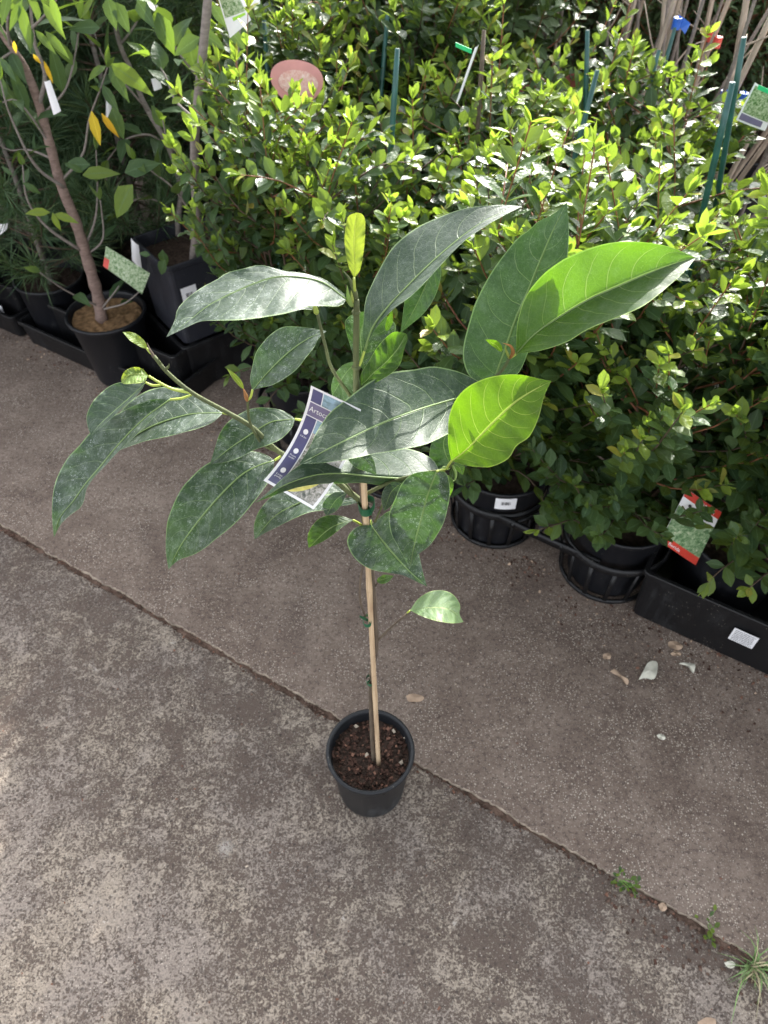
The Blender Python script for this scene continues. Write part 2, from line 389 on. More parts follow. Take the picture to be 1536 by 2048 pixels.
M['leaf_bud'] = mat_bigleaf('unfolding_leaf', (.10, .17, .025), (.15, .22, .03), (.40, .46, .12), (.40, .46, .12), (.30, .38, .03), .30, .1, .45)
M['lilly'] = mat_smallleaf('glossy_shrub_leaf', (.030, .060, .030), (.062, .112, .040), (.24, .32, .05), rough=.20, tcol=(.40, .60, .05))
M['dark_small'] = mat_smallleaf('dull_dark_leaf', (.05, .085, .04), (.09, .14, .06), (.09, .14, .03), rough=.35, trans=.2)
M['tree_leaf'] = mat_smallleaf('broad_tree_leaf', (.035, .07, .03), (.055, .10, .04), (.21, .28, .04), rough=.36, trans=.4)
M['yellow_leaf'] = mat_smallleaf('yellowing_leaf', (.55, .38, .02), (.62, .46, .03), (.70, .36, .02), rough=.4, trans=.5, tcol=(.8, .6, .05))
M['needle'] = mat_smallleaf('pine_needle', (.04, .085, .045), (.075, .13, .06), (.22, .26, .10), rough=.5, trans=.15, spec=.3)

# ------------------------------------------------------------------ ground
EC = Vector((.8584, -.5130, 0)); NC = Vector((.5130, .8584, 0)); C0 = Vector((-.912, 1.129, 0))   # joint in the concrete
def rag(s, k=0):
    return .006 * noise.noise(Vector((s * 9 + k, k, 0))) + .0045 * noise.noise(Vector((s * 40, k * 3, 1))) + .0034 * noise.noise(Vector((s * 140, k * 5, 2)))
def slab(sign, name, mats, k, extent, topz):
    mb = MB(); ss = []; s = -1.2
    while s < 3.2: ss.append(s); s += .004
    ss = [-60, -20, -6, -2.5] + ss + [5, 12, 60]
    offs = [(.0, topz - .012), (.0008, topz - .003), (.0022, topz - .0004), (.009, topz), (.05, topz), (.3, topz), (1.2, topz), (extent, topz)]
    rows = []
    for s in ss:
        rg = rag(s, k) + (.0015 if sign > 0 else (.006 if s < .85 else .0015) + max(0, .012 * noise.noise(Vector((s * 5, 7, 0)))))
        e2 = .4 * rag(s * 1.7, k + 5)
        rows.append([C0 + EC * s + NC * sign * (rg + o + (e2 if 2 <= i <= 3 else 0)) + Vector((0, 0, z)) for i, (o, z) in enumerate(offs)])
    if sign < 0: rows = [r[::-1] for r in rows]
    mb.grid(rows)
    for i in range(len(mb.f)):
        j = i % 7
        if (sign > 0 and j in (0, 1)) : mb.m[i] = 1
    # normals up
    mb.f = [f[::-1] for f in mb.f]
    return tag(obj(name, mb, mats, None), None, None, None, 'structure')
g = MB(); g.grid([[(-200, -200, -.03), (200, -200, -.03)], [(-200, 200, -.03), (200, 200, -.03)]])
tag(obj('ground', g, M['yard']), kind='structure')
slab(1, 'pavement', [M['back_slab'], M['edge']], 0, 12, 0)
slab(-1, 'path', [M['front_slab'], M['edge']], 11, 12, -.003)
d = MB(); rows = []
for i in range(900):
    s = -1.2 + i * .0045
    rows.append([C0 + EC * s + NC * q + Vector((0, 0, -.0062 + .0026 * noise.noise(Vector((s * 60, q * 200, 3))))) for q in (-.05, -.03, -.015, -.005, .005, .015)])
d.grid([r[::-1] for r in rows]); tag(obj('soil', d, M['dirt'], smooth=True), kind='structure')

random.seed(4)
def chip(mb, p, r, m, flat=.5):
    a = Vector((random.gauss(0, 1), random.gauss(0, 1), random.gauss(0, .35))).normalized(); b = a.cross(Vector((random.gauss(0, .4), random.gauss(0, .4), 1))).normalized(); c = a.cross(b)
    i0 = len(mb.v); ln = random.uniform(.7, 1.7)
    for k in range(8):
        q = Vector(p) + a * r * ln * (1 if k & 1 else -1) * random.uniform(.6, 1.1) + b * r * (1 if k & 2 else -1) * random.uniform(.5, 1.1) + c * r * flat * (1 if k & 4 else -1) * random.uniform(.6, 1.1)
        mb.vert(q)
    for q in ((0, 1, 3, 2), (4, 6, 7, 5), (0, 4, 5, 1), (2, 3, 7, 6), (0, 2, 6, 4), (1, 5, 7, 3)): mb.face([i0 + k for k in q], m)
gr = MB()
for i in range(900):
    s = random.uniform(-.1, 2.1); q = random.gauss(-.006, .004)
    if random.random() < .2: s = random.uniform(1.5, 2.0); q = random.gauss(-.03, .022)
    p = C0 + EC * s + NC * q
    chip(gr, p + Vector((0, 0, -.002)), random.uniform(.0006, .0022) * (1.3 if s > 1.5 else 1), random.choice((0, 0, 1, 1, 1, 1, 1, 2)))
tag(obj('gravel', gr, [M['bark1'], M['dirt'], M['bark2']]), 'loose dirt and grit along the joint between the concrete slabs', 'gravel', None, 'stuff')
gr = MB()
for i in range(260):
    p = PZ(random.uniform(-100, 1636), random.uniform(850, 2080), 0)
    chip(gr, p + Vector((0, 0, .0005)), random.uniform(.0006, .0018), random.choice((0, 1, 1, 2)))
tag(obj('grit', gr, [M['bark3'], M['bark2'], M['dirt']]), 'tiny scattered grit and crumbs on the concrete', 'grit', None, 'stuff')

gr = MB(); TL0, TD = Vector((-1.09, 1.88, 0)), Vector((.848, -.53, 0)); TN = Vector((.53, .848, 0))
for i in range(1500):
    s_ = random.uniform(-.1, 2.4); p = TL0 + TD * s_ + TN * (.03 - abs(random.gauss(0, .045)) * (1.6 if s_ > 1.7 else 1))
    chip(gr, p + Vector((0, 0, .0006)), random.uniform(.0005, .0028), random.choice((0, 0, 1, 1, 2, 3)), .3)
tag(obj('litter', gr, [M['bark1'], M['dirt'], M['bark2'], M['dryleaf2']]), 'spilled potting mix and leaf crumbs along the foot of the trays', 'litter', None, 'stuff')
# ------------------------------------------------------------------ pots and trays
def pot_mesh(c, h, r0, r1, lip=.006, seg=48):
    mb = MB()
    mb.lathe(c, [(0.001, .002), (r0 * .93, .002), (r0 * .97, 0), (r0, .004), (r0 * 1.0 + .001, .012), (r0 + (r1 - r0) * .9, h - .016), (r1 + lip * .2, h - .013), (r1 + lip * .75, h - .011),
                 (r1 + lip, h - .004), (r1 + lip * .8, h), (r1 + lip * .1, h), (r1 - lip * .25, h - .003), (r1 - lip * .35, h - .012), (r0 + (r1 - r0) * .5 - .003, h * .5), (0.001, h * .45)], seg)
    return mb
def soil_mesh(c, r, z, amp=.004, seed=0):
    mb = MB(); rows = []
    for i in range(14):
        rr = r * i / 13; rows.append([Vector((c[0] + rr * math.cos(2 * math.pi * k / 36), c[1] + rr * math.sin(2 * math.pi * k / 36),
            z + amp * noise.noise(Vector((rr * math.cos(k / 5.73) * 60 + seed, rr * math.sin(k / 5.73) * 60, seed))) * 2)) for k in range(36)])
    mb.grid(rows, 0, True); return mb
def card(mb, p, ux, uy, w, h, m=0, bow=0, n=4, lift=0):
    """thin card centred at p: ux right, uy down"""
    p = Vector(p); ux = Vector(ux).normalized(); uy = Vector(uy).normalized(); nn = uy.cross(ux).normalized()
    T = .0004
    for sgn in (1, -1):
        rows = []
        for i in range(n + 1):
            b = i / n; rows.append([p + ux * w * (a - .5) + uy * h * (b - .5) + nn * (bow * 4 * b * (1 - b) + lift + (T if sgn > 0 else -T)) for a in (0, .25, .5, .75, 1)])
        if sgn < 0: rows = [r[::-1] for r in rows]
        mb.grid(rows, m)
def sticker(parent, p, ux, uy, w, h, name='sticker', bars=True, lines=0, lab=None):
    mb = MB(); card(mb, p, ux, uy, w, h, 0); o = obj(name, mb, M['white'], parent)
    ux = Vector(ux).normalized(); uy = Vector(uy).normalized(); nn = uy.cross(ux).normalized()
    if bars:
        k = MB(); x = -.22
        rnd = random.Random(5)
        while x < .22:
            bw = rnd.choice((.012, .02, .03)); card(k, Vector(p) + ux * w * x + uy * h * .02 + nn * .0007, ux, uy, w * bw, h * .26, 0, n=1); x += bw + rnd.choice((.012, .02, .028))
        obj('barcode', k, M['ink'], o)
    if lines:
        k = MB(); rnd = random.Random(lines)
        for i in range(lines):
            y = -.38 + .76 * i / (lines - 1); x = -.42
            while x < .4:
                L = rnd.uniform(.04, .16)
                if x + L > .43: break
                card(k, Vector(p) + ux * w * (x + L / 2) + uy * h * y + nn * .0007, ux, uy, w * L, h * .035, 0, n=1); x += L + .018
        obj('print', k, M['ink'], o)
    if lab: o['label'] = lab
    return o
def open_box(mb, c, ex, ey, hx, hy, h, z0=0, flare=.006, wall=.0035, rim=.006, m=0):
    """open box with flared walls and an outward rim; c centre on ground, ex/ey unit axes"""
    def ring(dx, dy, z, r=.012):
        out = []
        for sx, sy in ((1, 1), (-1, 1), (-1, -1), (1, -1)):
            for k in range(4):
                a = math.atan2(sy, sx) - math.pi / 4 + (k / 3) * math.pi / 2
                cx = sx * (hx + dx - r) + r * math.cos(a); cy = sy * (hy + dy - r) + r * math.sin(a)
                out.append(Vector(c) + ex * cx + ey * cy + Vector((0, 0, z0 + z)))
        return out
    prof = [(-flare - .004, .0), (-flare, .004), (0, h - .014), (.002, h - .012), (rim, h - .011), (rim, h - .002), (rim - .001, h), (-wall + .001, h), (-wall, h - .002), (-wall - flare, .006)]
    rows = [ring(a, a, z, .014) for a, z in prof]
    base = len(mb.v); mb.grid(rows[::-1], m, True)
    n = 16; i0 = base + (len(rows) - 1) * n
    mb.face([i0 + k for k in range(n)][::-1], m); mb.face([base + k for k in range(n)], m)

# ------------------------------------------------------------------ the young tree in the middle
POT = PZ(743, 1571, 0); PR = .0725
root = thing('potted_young_tree', 'young large-leaved tree tied to a bamboo cane in a small round black pot', 'potted tree', POT)
pm = pot_mesh(POT, .152, .0575, PR - .005, .006, 64)
pot = obj('pot', pm, M['pot_dusty'], root, True)
SZ = POT.z + .126
sm = soil_mesh(POT, .0665, SZ, .004, 3); soil = obj('soil', sm, M['soil'], pot, True)
ch = MB(); random.seed(11)
for i in range(800):
    a = random.uniform(0, 6.283); r = .0635 * math.sqrt(random.random())
    chip(ch, (POT.x + r * math.cos(a), POT.y + r * math.sin(a), SZ + random.uniform(0, .004)), random.uniform(.0009, .0029), random.choice((0, 0, 0, 0, 1, 3, 3, 3)))
for u, v in ((700, 1445), (788, 1462), (803, 1525), (733, 1510), (757, 1497), (712, 1452), (811, 1475)):
    chip(ch, PZ(u, v, SZ + .005), random.uniform(.0022, .0032), 2)
tag(obj('bark_chips', ch, [M['bark1'], M['bark2'], M['bark3'], M['soil']], pot), kind='stuff')

def tubepx(pts, r0, r1=None, seg=7, mat='stem', name='branch', parent=None, n=None, mb=None, m=0):
    P = [PY(*p) for p in pts]; n = n or max(4, len(pts) * 5)
    Q = cat_rom(P, n); r1 = r0 if r1 is None else r1
    own = mb is None
    if own: mb = MB()
    mb.tube(Q, [r0 + (r1 - r0) * i / (n - 1) for i in range(n)], seg, m)
    return obj(name, mb, M[mat], parent or root, True) if own else mb

# cane
ca = PY(757, 1528, .492); cb = PY(724, 905, .522)
mb = MB(); n = 26; rs = []
for i in range(n): rs.append(.0037 * (1 - .12 * i / n) + (.0006 if i in (8, 17) else 0))
mb.tube([ca.lerp(cb, i / (n - 1)) for i in range(n)], rs, 9); obj('bamboo_cane', mb, M['bamboo'], root, True)
# trunk: brown below, green above
tb = MB()
tubepx([(748, 1530, .500), (744, 1470, .503), (742, 1400, .507), (743, 1350, .511), (750, 1310, .513), (752, 1282, .514), (749, 1230, .515), (746, 1180, .517), (741, 1130, .519), (731, 1060, .524), (727, 1010, .526), (721, 940, .528)], .0036, .0034, 9, mb=tb, m=0)
tubepx([(721, 940, .528), (714, 860, .530), (712, 760, .531), (712, 690, .532), (713, 630, .533), (712, 600, .533)], .0034, .0026, 9, mb=tb, m=1)
trunk = obj('trunk', tb, [M['woody'], M['stem']], root, True)
for px, r in (((712, 735, .5308), .0042), ((712, 625, .533), .0037), ((727, 1010, .526), .0048)):
    mb = MB(); p = PY(*px); mb.tube([p - Vector((0, 0, .002)), p - Vector((0, 0, .0007)), p + Vector((0, 0, .0007)), p + Vector((0, 0, .002))], [.003, r, r, .0028], 9)
    obj('node', mb, M['stem'], root, True)
# branches
br = {}
def branch(pts, r0, r1, mat='stem', name='branch'): return tubepx(pts, r0, r1, 8, mat, name)
branch([(735, 1012, .524), (700, 985, .532), (640, 940, .538), (560, 905, .545), (505, 855, .552), (455, 825, .558), (385, 786, .568), (335, 745, .577), (308, 712, .584)], .0033, .0018)
branch([(308, 714, .584), (300, 700, .586), (294, 686, .588)], .0018, .0003, 'woody', 'bud')
branch([(560, 905, .545), (525, 888, .546), (500, 845, .548), (495, 800, .550)], .0016, .0013)
branch([(385, 786, .568), (345, 778, .570), (315, 763, .572), (297, 752, .573)], .0016, .0012, 'petiole')
branch([(721, 850, .528), (705, 800, .540), (664, 738, .549), (650, 690, .552), (634, 625, .556)], .0019, .0013)
branch([(728, 990, .525), (780, 965, .520), (840, 948, .515), (893, 938, .508), (908, 925, .503)], .0022, .0013)
branch([(720, 905, .527), (800, 860, .545), (930, 800, .56), (1000, 745, .567), (1018, 716, .57)], .0024, .0015)
branch([(735, 1100, .522), (722, 1150, .515), (720, 1200, .512), (730, 1232, .511)], .0013, .0013, 'woody')
branch([(752, 1284, .513), (785, 1252, .511), (814, 1227, .508)], .0016, .0013, 'woody')
branch([(734, 1055, .523), (722, 1020, .527), (705, 985, .53), (690, 965, .532)], .0014, .0011)
branch([(734, 1080, .523), (752, 1040, .52), (770, 1000, .517), (790, 975, .514)], .0014, .0011)
branch([(744, 1180, .518), (752, 1170, .517), (760, 1160, .515)], .0012, .0009, 'woody')
# buds at the growing tips
def spike(pts, r, m=0):
    P = cat_rom([PY(*p) for p in pts], 9); mb = MB()
    mb.tube(P, [r * x for x in (.7, 1, 1.1, 1.05, .9, .7, .5, .28, .05)], 7, 0)
    obj('bud', mb, [M['stem'], M['leaf_fresh'], M['leaf_bud'], M['bud']][m], root, True)
spike([(712, 600, .533), (709, 580, .533), (707, 562, .533)], .0022)
spike([(704, 612, .531), (697, 595, .529), (694, 570, .528)], .0022, 1)
spike([(705, 605, .53), (703, 588, .529), (702, 580, .528)], .0013, 2)
spike([(712, 590, .533), (700, 560, .533), (686, 541, .535)], .0016)
spike([(634, 628, .556), (630, 615, .556), (627, 602, .556)], .0022, 2)
spike([(1020, 716, .567), (1026, 705, .565), (1021, 692, .562), (1005, 686, .56)], .0018, 3)
spike([(1018, 716, .567), (1012, 700, .564), (1010, 690, .562)], .0012, 2)
spike([(495, 802, .55), (490, 786, .55), (486, 776, .55)], .0020, 3)
spike([(330, 740, .577), (337, 733, .577), (338, 727, .577)], .0014)
spike([(322, 728, .577), (318, 722, .577), (316, 716, .577)], .0012)
spike([(905, 930, .503), (912, 948, .498), (908, 962, .494), (896, 958, .492)], .0013, 1)
spike([(898, 938, .503), (886, 935, .5), (884, 944, .497)], .0015, 1)

NLV, NLU = 34, 10
def jleaf(mid, A=None, B=None, wA=None, wB=None, kA=.5, kB=-.3, peak=.45, mat='leaf', pet=None, curl=.0, wave=.0012, flip=False, seed=0, cup=.12, lab=None):
    """mid: midrib (u,v,Y) from base to tip. A/B: outline points left/right of it walking from base to tip (or widths wA/wB in photo pixels).
    kA/kB: how steeply each half runs away from the viewer (metres deeper per metre across)."""
    mid3 = [PY(*p) for p in mid]
    mp = [Vector((p[0], p[1], 0)) for p in mid]
    mpx = cat_rom(mp, NLV); m3 = cat_rom(mid3, NLV)
    def prof(x, pk):
        if x <= pk: return math.sin(.5 * math.pi * (x / pk) ** .62) ** .9 if x > 0 else 0
        y = (x - pk) / (1 - pk); return max(0, math.cos(.5 * math.pi * y) ** 1.05 * (1 - .25 * y ** 3))
    def edge(pts, wd, sgn):
        if pts:
            q = [mp[0]] + [Vector((a[0], a[1], 0)) for a in pts] + [mp[-1]]
            return cat_rom(q, NLV)
        out = []
        for i in range(NLV):
            d = mpx[min(i + 1, NLV - 1)] - mpx[max(i - 1, 0)]; d.normalize()
            per = Vector((d.y, -d.x, 0)) * sgn
            out.append(mpx[i] + per * wd * prof(i / (NLV - 1), peak))
        return out
    EA = edge(A, wA, 1); EB = edge(B, wB, -1)
    fw = Vector((0, CP, -SP)); rng = random.Random(seed * 7 + len(mid)); ph = rng.uniform(0, 6)
    mb = MB(); rows = []; uvs = []
    for i in range(NLV):
        v = i / (NLV - 1); M3 = m3[i]; t = (M3 - Vector((0, 0, CAMH))).dot(fw)
        row = []; uvr = []
        for j in range(-NLU, NLU + 1):
            a = abs(j) / NLU
            if j == 0: row.append(M3.copy()); uvr.append((0, v)); continue
            E = EA if j < 0 else EB; k = kA if j < 0 else kB
            e = E[i] - mpx[i]; wpx = e.length
            wm = wpx * t / F
            dep = k * wm * a
            dep -= cup * wm * (a * a - a * .3) * (1 if k > 0 else 1) * 1.0 - cup * wm * .1   # gentle dish
            dep += wave * 2.2 * a * a * math.sin(v * 17 + ph + (0 if j < 0 else 1.9)) * min(1, wm / .02)
            dep += wave * .8 * a * math.sin(v * 55 - a * 5) * min(1, wm / .02)
            px = mpx[i] + e * (a ** .97)
            r = ray(px.x, px.y)
            tt = t + dep
            row.append(Vector((0, 0, CAMH)) + r * tt)
            uvr.append((a * (-1 if j < 0 else 1), v))
        # keep centre exact in depth-plane terms
        rr = ray(mpx[i].x, mpx[i].y); row[NLU] = Vector((0, 0, CAMH)) + rr * t
        rows.append(row); uvs.append(uvr)
    mb.grid(rows, 0, False, uvs)
    # upper side up
    nz = Vector()
    for f in mb.f[::7]:
        p = [Vector(mb.v[q]) for q in f]; nz += (p[2] - p[0]).cross(p[3] - p[1])
    up = nz.dot(Vector((0, -.45, .9))) > 0
    if up == flip:
        mb.f = [q[::-1] for q in mb.f]; mb.uv = [tuple(reversed(q)) if q else None for q in mb.uv]
    # midrib and petiole with real thickness
    L = (m3[-1] - m3[0]).length
    mb.tube([p + Vector((0, 0, -.0003)) for p in m3[:-2]], [.0009 * (1 - .8 * i / NLV) * min(1.3, L / .14) for i in range(NLV - 2)], 5, 2)
    if pet:
        P = cat_rom([PY(*p) for p in pet] + [m3[0]], 10)
        mb.tube(P, [.0011 + .0002 * math.sin(i / 9 * 3.1) for i in range(10)], 6, 1)
    o = obj('leaf', mb, [M[mat], M['petiole'], M['petiole' if mat in ('leaf_lime', 'leaf_bud') else 'midrib']], root, True)
    if lab: o['label'] = lab
    return o

# L1 long pale leaf reaching left
jleaf([(693, 599, .53), (640, 562, .53), (568, 552, .525), (510, 566, .52), (425, 606, .505), (380, 640, .495), (333, 674, .485)],
      B=[(690, 590), (655, 562), (615, 548), (565, 541), (522, 530), (488, 537), (455, 545), (432, 560), (405, 574), (375, 596), (355, 618), (350, 640)],
      A=[(680, 612), (640, 612), (610, 613), (575, 626), (530, 634), (480, 640), (435, 641), (400, 643), (370, 656)], kA=-1.0, kB=1.3, mat='leaf_dusty', seed=1, pet=[(708, 612, .533)], cup=.3, wave=.002)
jleaf([(628, 618, .556), (605, 610, .552), (572, 616, .545), (520, 625, .54)], wA=10, wB=18, kA=-1, kB=1, seed=2, mat='leaf')
# L2 upright leaf curving right, and the one behind it
jleaf([(729, 702, .535), (745, 655, .54), (772, 618, .545), (810, 577, .555), (876, 513, .57), (948, 455, .585), (1005, 424, .595), (1044, 413, .60)],
      A=[(725, 672), (727, 640), (731, 600), (744, 568), (758, 540), (786, 494), (829, 458), (876, 435), (925, 418), (971, 411), (1015, 410)],
      B=[(745, 668), (765, 640), (792, 614), (820, 594), (853, 562), (880, 532), (905, 505), (935, 477), (975, 450), (1010, 430)], kA=.9, kB=-1.2, seed=3, pet=[(715, 738, .531), (720, 728, .532)], mat='leaf')
jleaf([(870, 505, .60), (855, 560, .59), (832, 612, .58), (800, 668, .575)], wA=26, wB=30, kA=.5, kB=.2, seed=4, mat='leaf')
# behind the stem
jleaf([(730, 742, .55), (722, 700, .555), (722, 660, .56), (742, 622, .565)], A=[(712, 722), (700, 690), (690, 650), (697, 634), (718, 625)], B=[(755, 715), (780, 690), (792, 655), (783, 640), (765, 628)], kA=-.8, kB=1.2, seed=5, mat='leaf_dusty')
jleaf([(722, 772, .535), (748, 745, .537), (775, 722, .54), (799, 693, .545), (812, 667, .55)],
      A=[(722, 748), (734, 728), (758, 690), (783, 666), (800, 664)], B=[(740, 770), (775, 752), (799, 730), (808, 700), (815, 676)], kA=.6, kB=-.5, seed=6, mat='leaf_fresh', cup=.5, wave=.002)
jleaf([(772, 662, .548), (778, 645, .55), (784, 620, .553)], wA=6, wB=7, kA=1, kB=-1, seed=7, mat='leaf_fresh')
jleaf([(716, 722, .55), (690, 748, .56), (664, 792, .565)], A=[(718, 745), (716, 775), (690, 800)], B=[(690, 728), (672, 745), (663, 770)], kA=-.5, kB=.6, seed=8, mat='leaf_dusty')
# L6
jleaf([(505, 780, .55), (537, 743, .553), (579, 703, .556), (618, 676, .558), (653, 662, .56)],
      A=[(500, 760), (504, 736), (512, 705), (530, 680), (546, 665), (566, 654), (592, 653), (625, 657)],
      B=[(524, 775), (545, 770), (572, 755), (594, 738), (612, 715), (628, 695), (638, 676)], kA=.7, kB=-.9, seed=9, mat='leaf_dusty', pet=[(495, 800, .55), (501, 795, .55)])
# L7 the broad leaf in front of the stem
jleaf([(968, 786, .568), (916, 796, .55), (879, 806, .532), (831, 821, .507), (758, 849, .487), (678, 887, .463), (635, 909, .452), (598, 929, .445)],
      B=[(958, 764), (924, 746), (893, 737), (863, 733), (828, 739), (799, 742), (770, 748), (742, 762), (716, 780), (694, 798), (665, 820), (649, 839), (632, 866), (621, 891), (612, 907)],
      A=[(960, 825), (935, 850), (896, 868), (870, 881), (843, 891), (803, 899), (770, 905), (742, 909), (700, 918), (674, 922), (645, 926), (621, 927)], kA=-.32, kB=.38, seed=10, mat='leaf', cup=.2)
# L8 glowing young leaf
jleaf([(903, 922, .477), (935, 897, .476), (985, 846, .480), (1028, 806, .487), (1066, 781, .494), (1103, 762, .50)],
      A=[(897, 895), (896, 870), (899, 829), (915, 794), (943, 769), (985, 753), (1035, 749), (1077, 757)],
      B=[(929, 930), (958, 934), (985, 933), (1017, 917), (1033, 892), (1059, 873), (1077, 836), (1087, 797), (1096, 775)], kA=-.05, kB=.1, seed=11, mat='leaf_lime', pet=[(893, 938, .497), (897, 930, .492)], cup=.2, wave=.0016, lab='bright lime young leaf glowing with light from behind')
jleaf([(908, 928, .487), (918, 934, .487), (926, 950, .487)], wA=10, wB=8, kA=.4, kB=.4, seed=12, mat='leaf_fresh')
# L9, L10 upper right
jleaf([(985, 778, .575), (992, 748, .58), (1010, 699, .59), (1031, 639, .602), (1056, 583, .613), (1077, 530, .622), (1105, 463, .634), (1134, 404, .645)],
      A=[(955, 765), (936, 748), (926, 718), (927, 690), (933, 664), (942, 632), (954, 598), (985, 541), (1031, 481), (1058, 460), (1077, 442), (1098, 433), (1115, 422)],
      B=[(1015, 765), (1040, 742), (1056, 705), (1075, 660), (1095, 625), (1115, 580), (1130, 545), (1136, 505), (1138, 460), (1136, 430)], kA=.35, kB=-.3, seed=13, mat='leaf', pet=[(970, 790, .57)])
jleaf([(1032, 708, .567), (1070, 667, .568), (1126, 629, .57), (1179, 598, .572), (1232, 574, .575), (1302, 544, .579), (1355, 525, .582), (1392, 515, .585)],
      A=[(1033, 675), (1035, 646), (1049, 597), (1080, 555), (1110, 530), (1140, 512), (1196, 491), (1246, 483), (1302, 486), (1344, 495), (1372, 507)],
      B=[(1052, 705), (1077, 702), (1110, 693), (1140, 681), (1165, 665), (1189, 653), (1232, 636), (1288, 611), (1337, 572), (1372, 540)], kA=-.2, kB=-1.15, seed=14, mat='leaf_fresh', pet=[(1020, 716, .567)], cup=.15, lab='large leaf at the upper right, its upper half glowing yellow green')
jleaf([(1003, 703, .56), (992, 690, .558), (970, 679, .556)], wA=6, wB=8, kA=.4, kB=-.4, seed=15, mat='leaf_lime')
# L11 folded leaf below
jleaf([(880, 946, .535), (823, 956, .527), (758, 954, .515), (686, 947, .502), (629, 950, .492), (573, 968, .483), (540, 988, .478), (508, 1006, .474)],
      B=[(868, 922), (848, 908), (819, 898), (780, 892), (742, 893), (700, 900), (655, 908), (609, 925), (575, 948), (545, 976), (525, 994)],
      A=[(840, 965), (780, 972), (726, 966), (680, 967), (641, 968), (600, 974), (573, 982), (545, 992)], kA=2.2, kB=.9, seed=16, mat='leaf', cup=.1, pet=[(890, 940, .525)])
jleaf([(690, 893, .50), (712, 905, .497), (735, 925, .494), (754, 952, .49)], wA=16, wB=24, kA=.3, kB=.2, seed=17, mat='leaf_dusty')
# L12, L13 hanging right
jleaf([(873, 943, .492), (856, 988, .485), (843, 1036, .478), (829, 1089, .47), (819, 1139, .462)],
      B=[(848, 943), (823, 949), (803, 968), (791, 996), (779, 1024), (778, 1045), (783, 1069), (797, 1095), (811, 1120)],
      A=[(890, 944), (898, 960), (900, 985), (897, 1008), (888, 1044), (874, 1070), (858, 1092), (836, 1110)], kA=-.1, kB=.35, seed=18, mat='leaf_dusty', pet=[(890, 938, .50)], wave=.002, cup=.3)
jleaf([(742, 1050, .515), (774, 1093, .505), (811, 1135, .497), (836, 1158, .492), (854, 1173, .49)],
      B=[(718, 1052), (700, 1066), (694, 1083), (700, 1102), (712, 1119), (730, 1133), (750, 1141), (780, 1146), (807, 1151), (832, 1163)],
      A=[(760, 1035), (779, 1022), (800, 1030), (820, 1060), (834, 1090), (840, 1118), (846, 1145)], kA=.2, kB=-.35, seed=19, mat='leaf_dusty', pet=[(742, 1040, .52)])
jleaf([(896, 950, .49), (902, 972, .488), (895, 1000, .486)], A=[(905, 958), (907, 975), (900, 992)], B=[(886, 955), (878, 966), (884, 985)], kA=.3, kB=.2, seed=20, mat='leaf_fresh')
# L14-L18
jleaf([(706, 1040, .52), (680, 1047, .515), (653, 1062, .51), (617, 1096, .505)], A=[(688, 1052), (660, 1074), (640, 1086)], B=[(690, 1034), (665, 1030), (640, 1036), (622, 1055), (615, 1075)], kA=-.7, kB=.7, seed=21, mat='leaf_fresh', pet=[(732, 1058, .523), (720, 1048, .522)])
jleaf([(690, 985, .55), (640, 992, .545), (600, 1005, .54), (550, 1032, .535), (509, 1079, .53)], B=[(670, 968), (620, 962), (575, 972), (540, 996), (517, 1024), (508, 1052)], A=[(680, 1008), (650, 1020), (621, 1024), (590, 1036), (560, 1051), (530, 1066)], kA=-1, kB=.9, seed=22, mat='leaf_dusty')
jleaf([(694, 985, .53), (672, 1000, .525), (652, 1032, .52)], A=[(685, 1005), (672, 1022)], B=[(668, 985), (650, 1000), (645, 1015)], kA=.3, kB=.4, seed=23, mat='leaf')
jleaf([(728, 998, .53), (700, 1003, .53), (668, 1010, .53), (655, 1012, .53)], wA=6, wB=8, kA=-.6, kB=.8, seed=24, mat='leaf_dusty')
jleaf([(802, 966, .51), (782, 985, .508), (768, 1022, .505)], A=[(795, 990), (782, 1012)], B=[(785, 964), (768, 978), (763, 1000)], kA=-.2, kB=.6, seed=25, mat='leaf')
jleaf([(902, 930, .56), (890, 905, .565), (888, 880, .57), (905, 850, .575)], A=[(878, 938), (860, 925), (862, 890), (880, 862)], B=[(925, 915), (930, 890), (920, 865)], kA=.3, kB=-.3, seed=26, mat='leaf')
jleaf([(754, 1163, .513), (768, 1158, .511), (788, 1152, .508)], wA=8, wB=9, kA=.6, kB=-.7, seed=27, mat='leaf_fresh')
# L19 low right
jleaf([(820, 1221, .508), (848, 1216, .505), (887, 1216, .502), (910, 1226, .499), (927, 1244, .496)],
      A=[(836, 1198), (861, 1183), (887, 1181), (907, 1190), (920, 1210), (919, 1228)], B=[(848, 1234), (874, 1242), (899, 1246), (915, 1246)], kA=.8, kB=-1.0, seed=28, mat='leaf_sheen', pet=[(812, 1228, .51)])
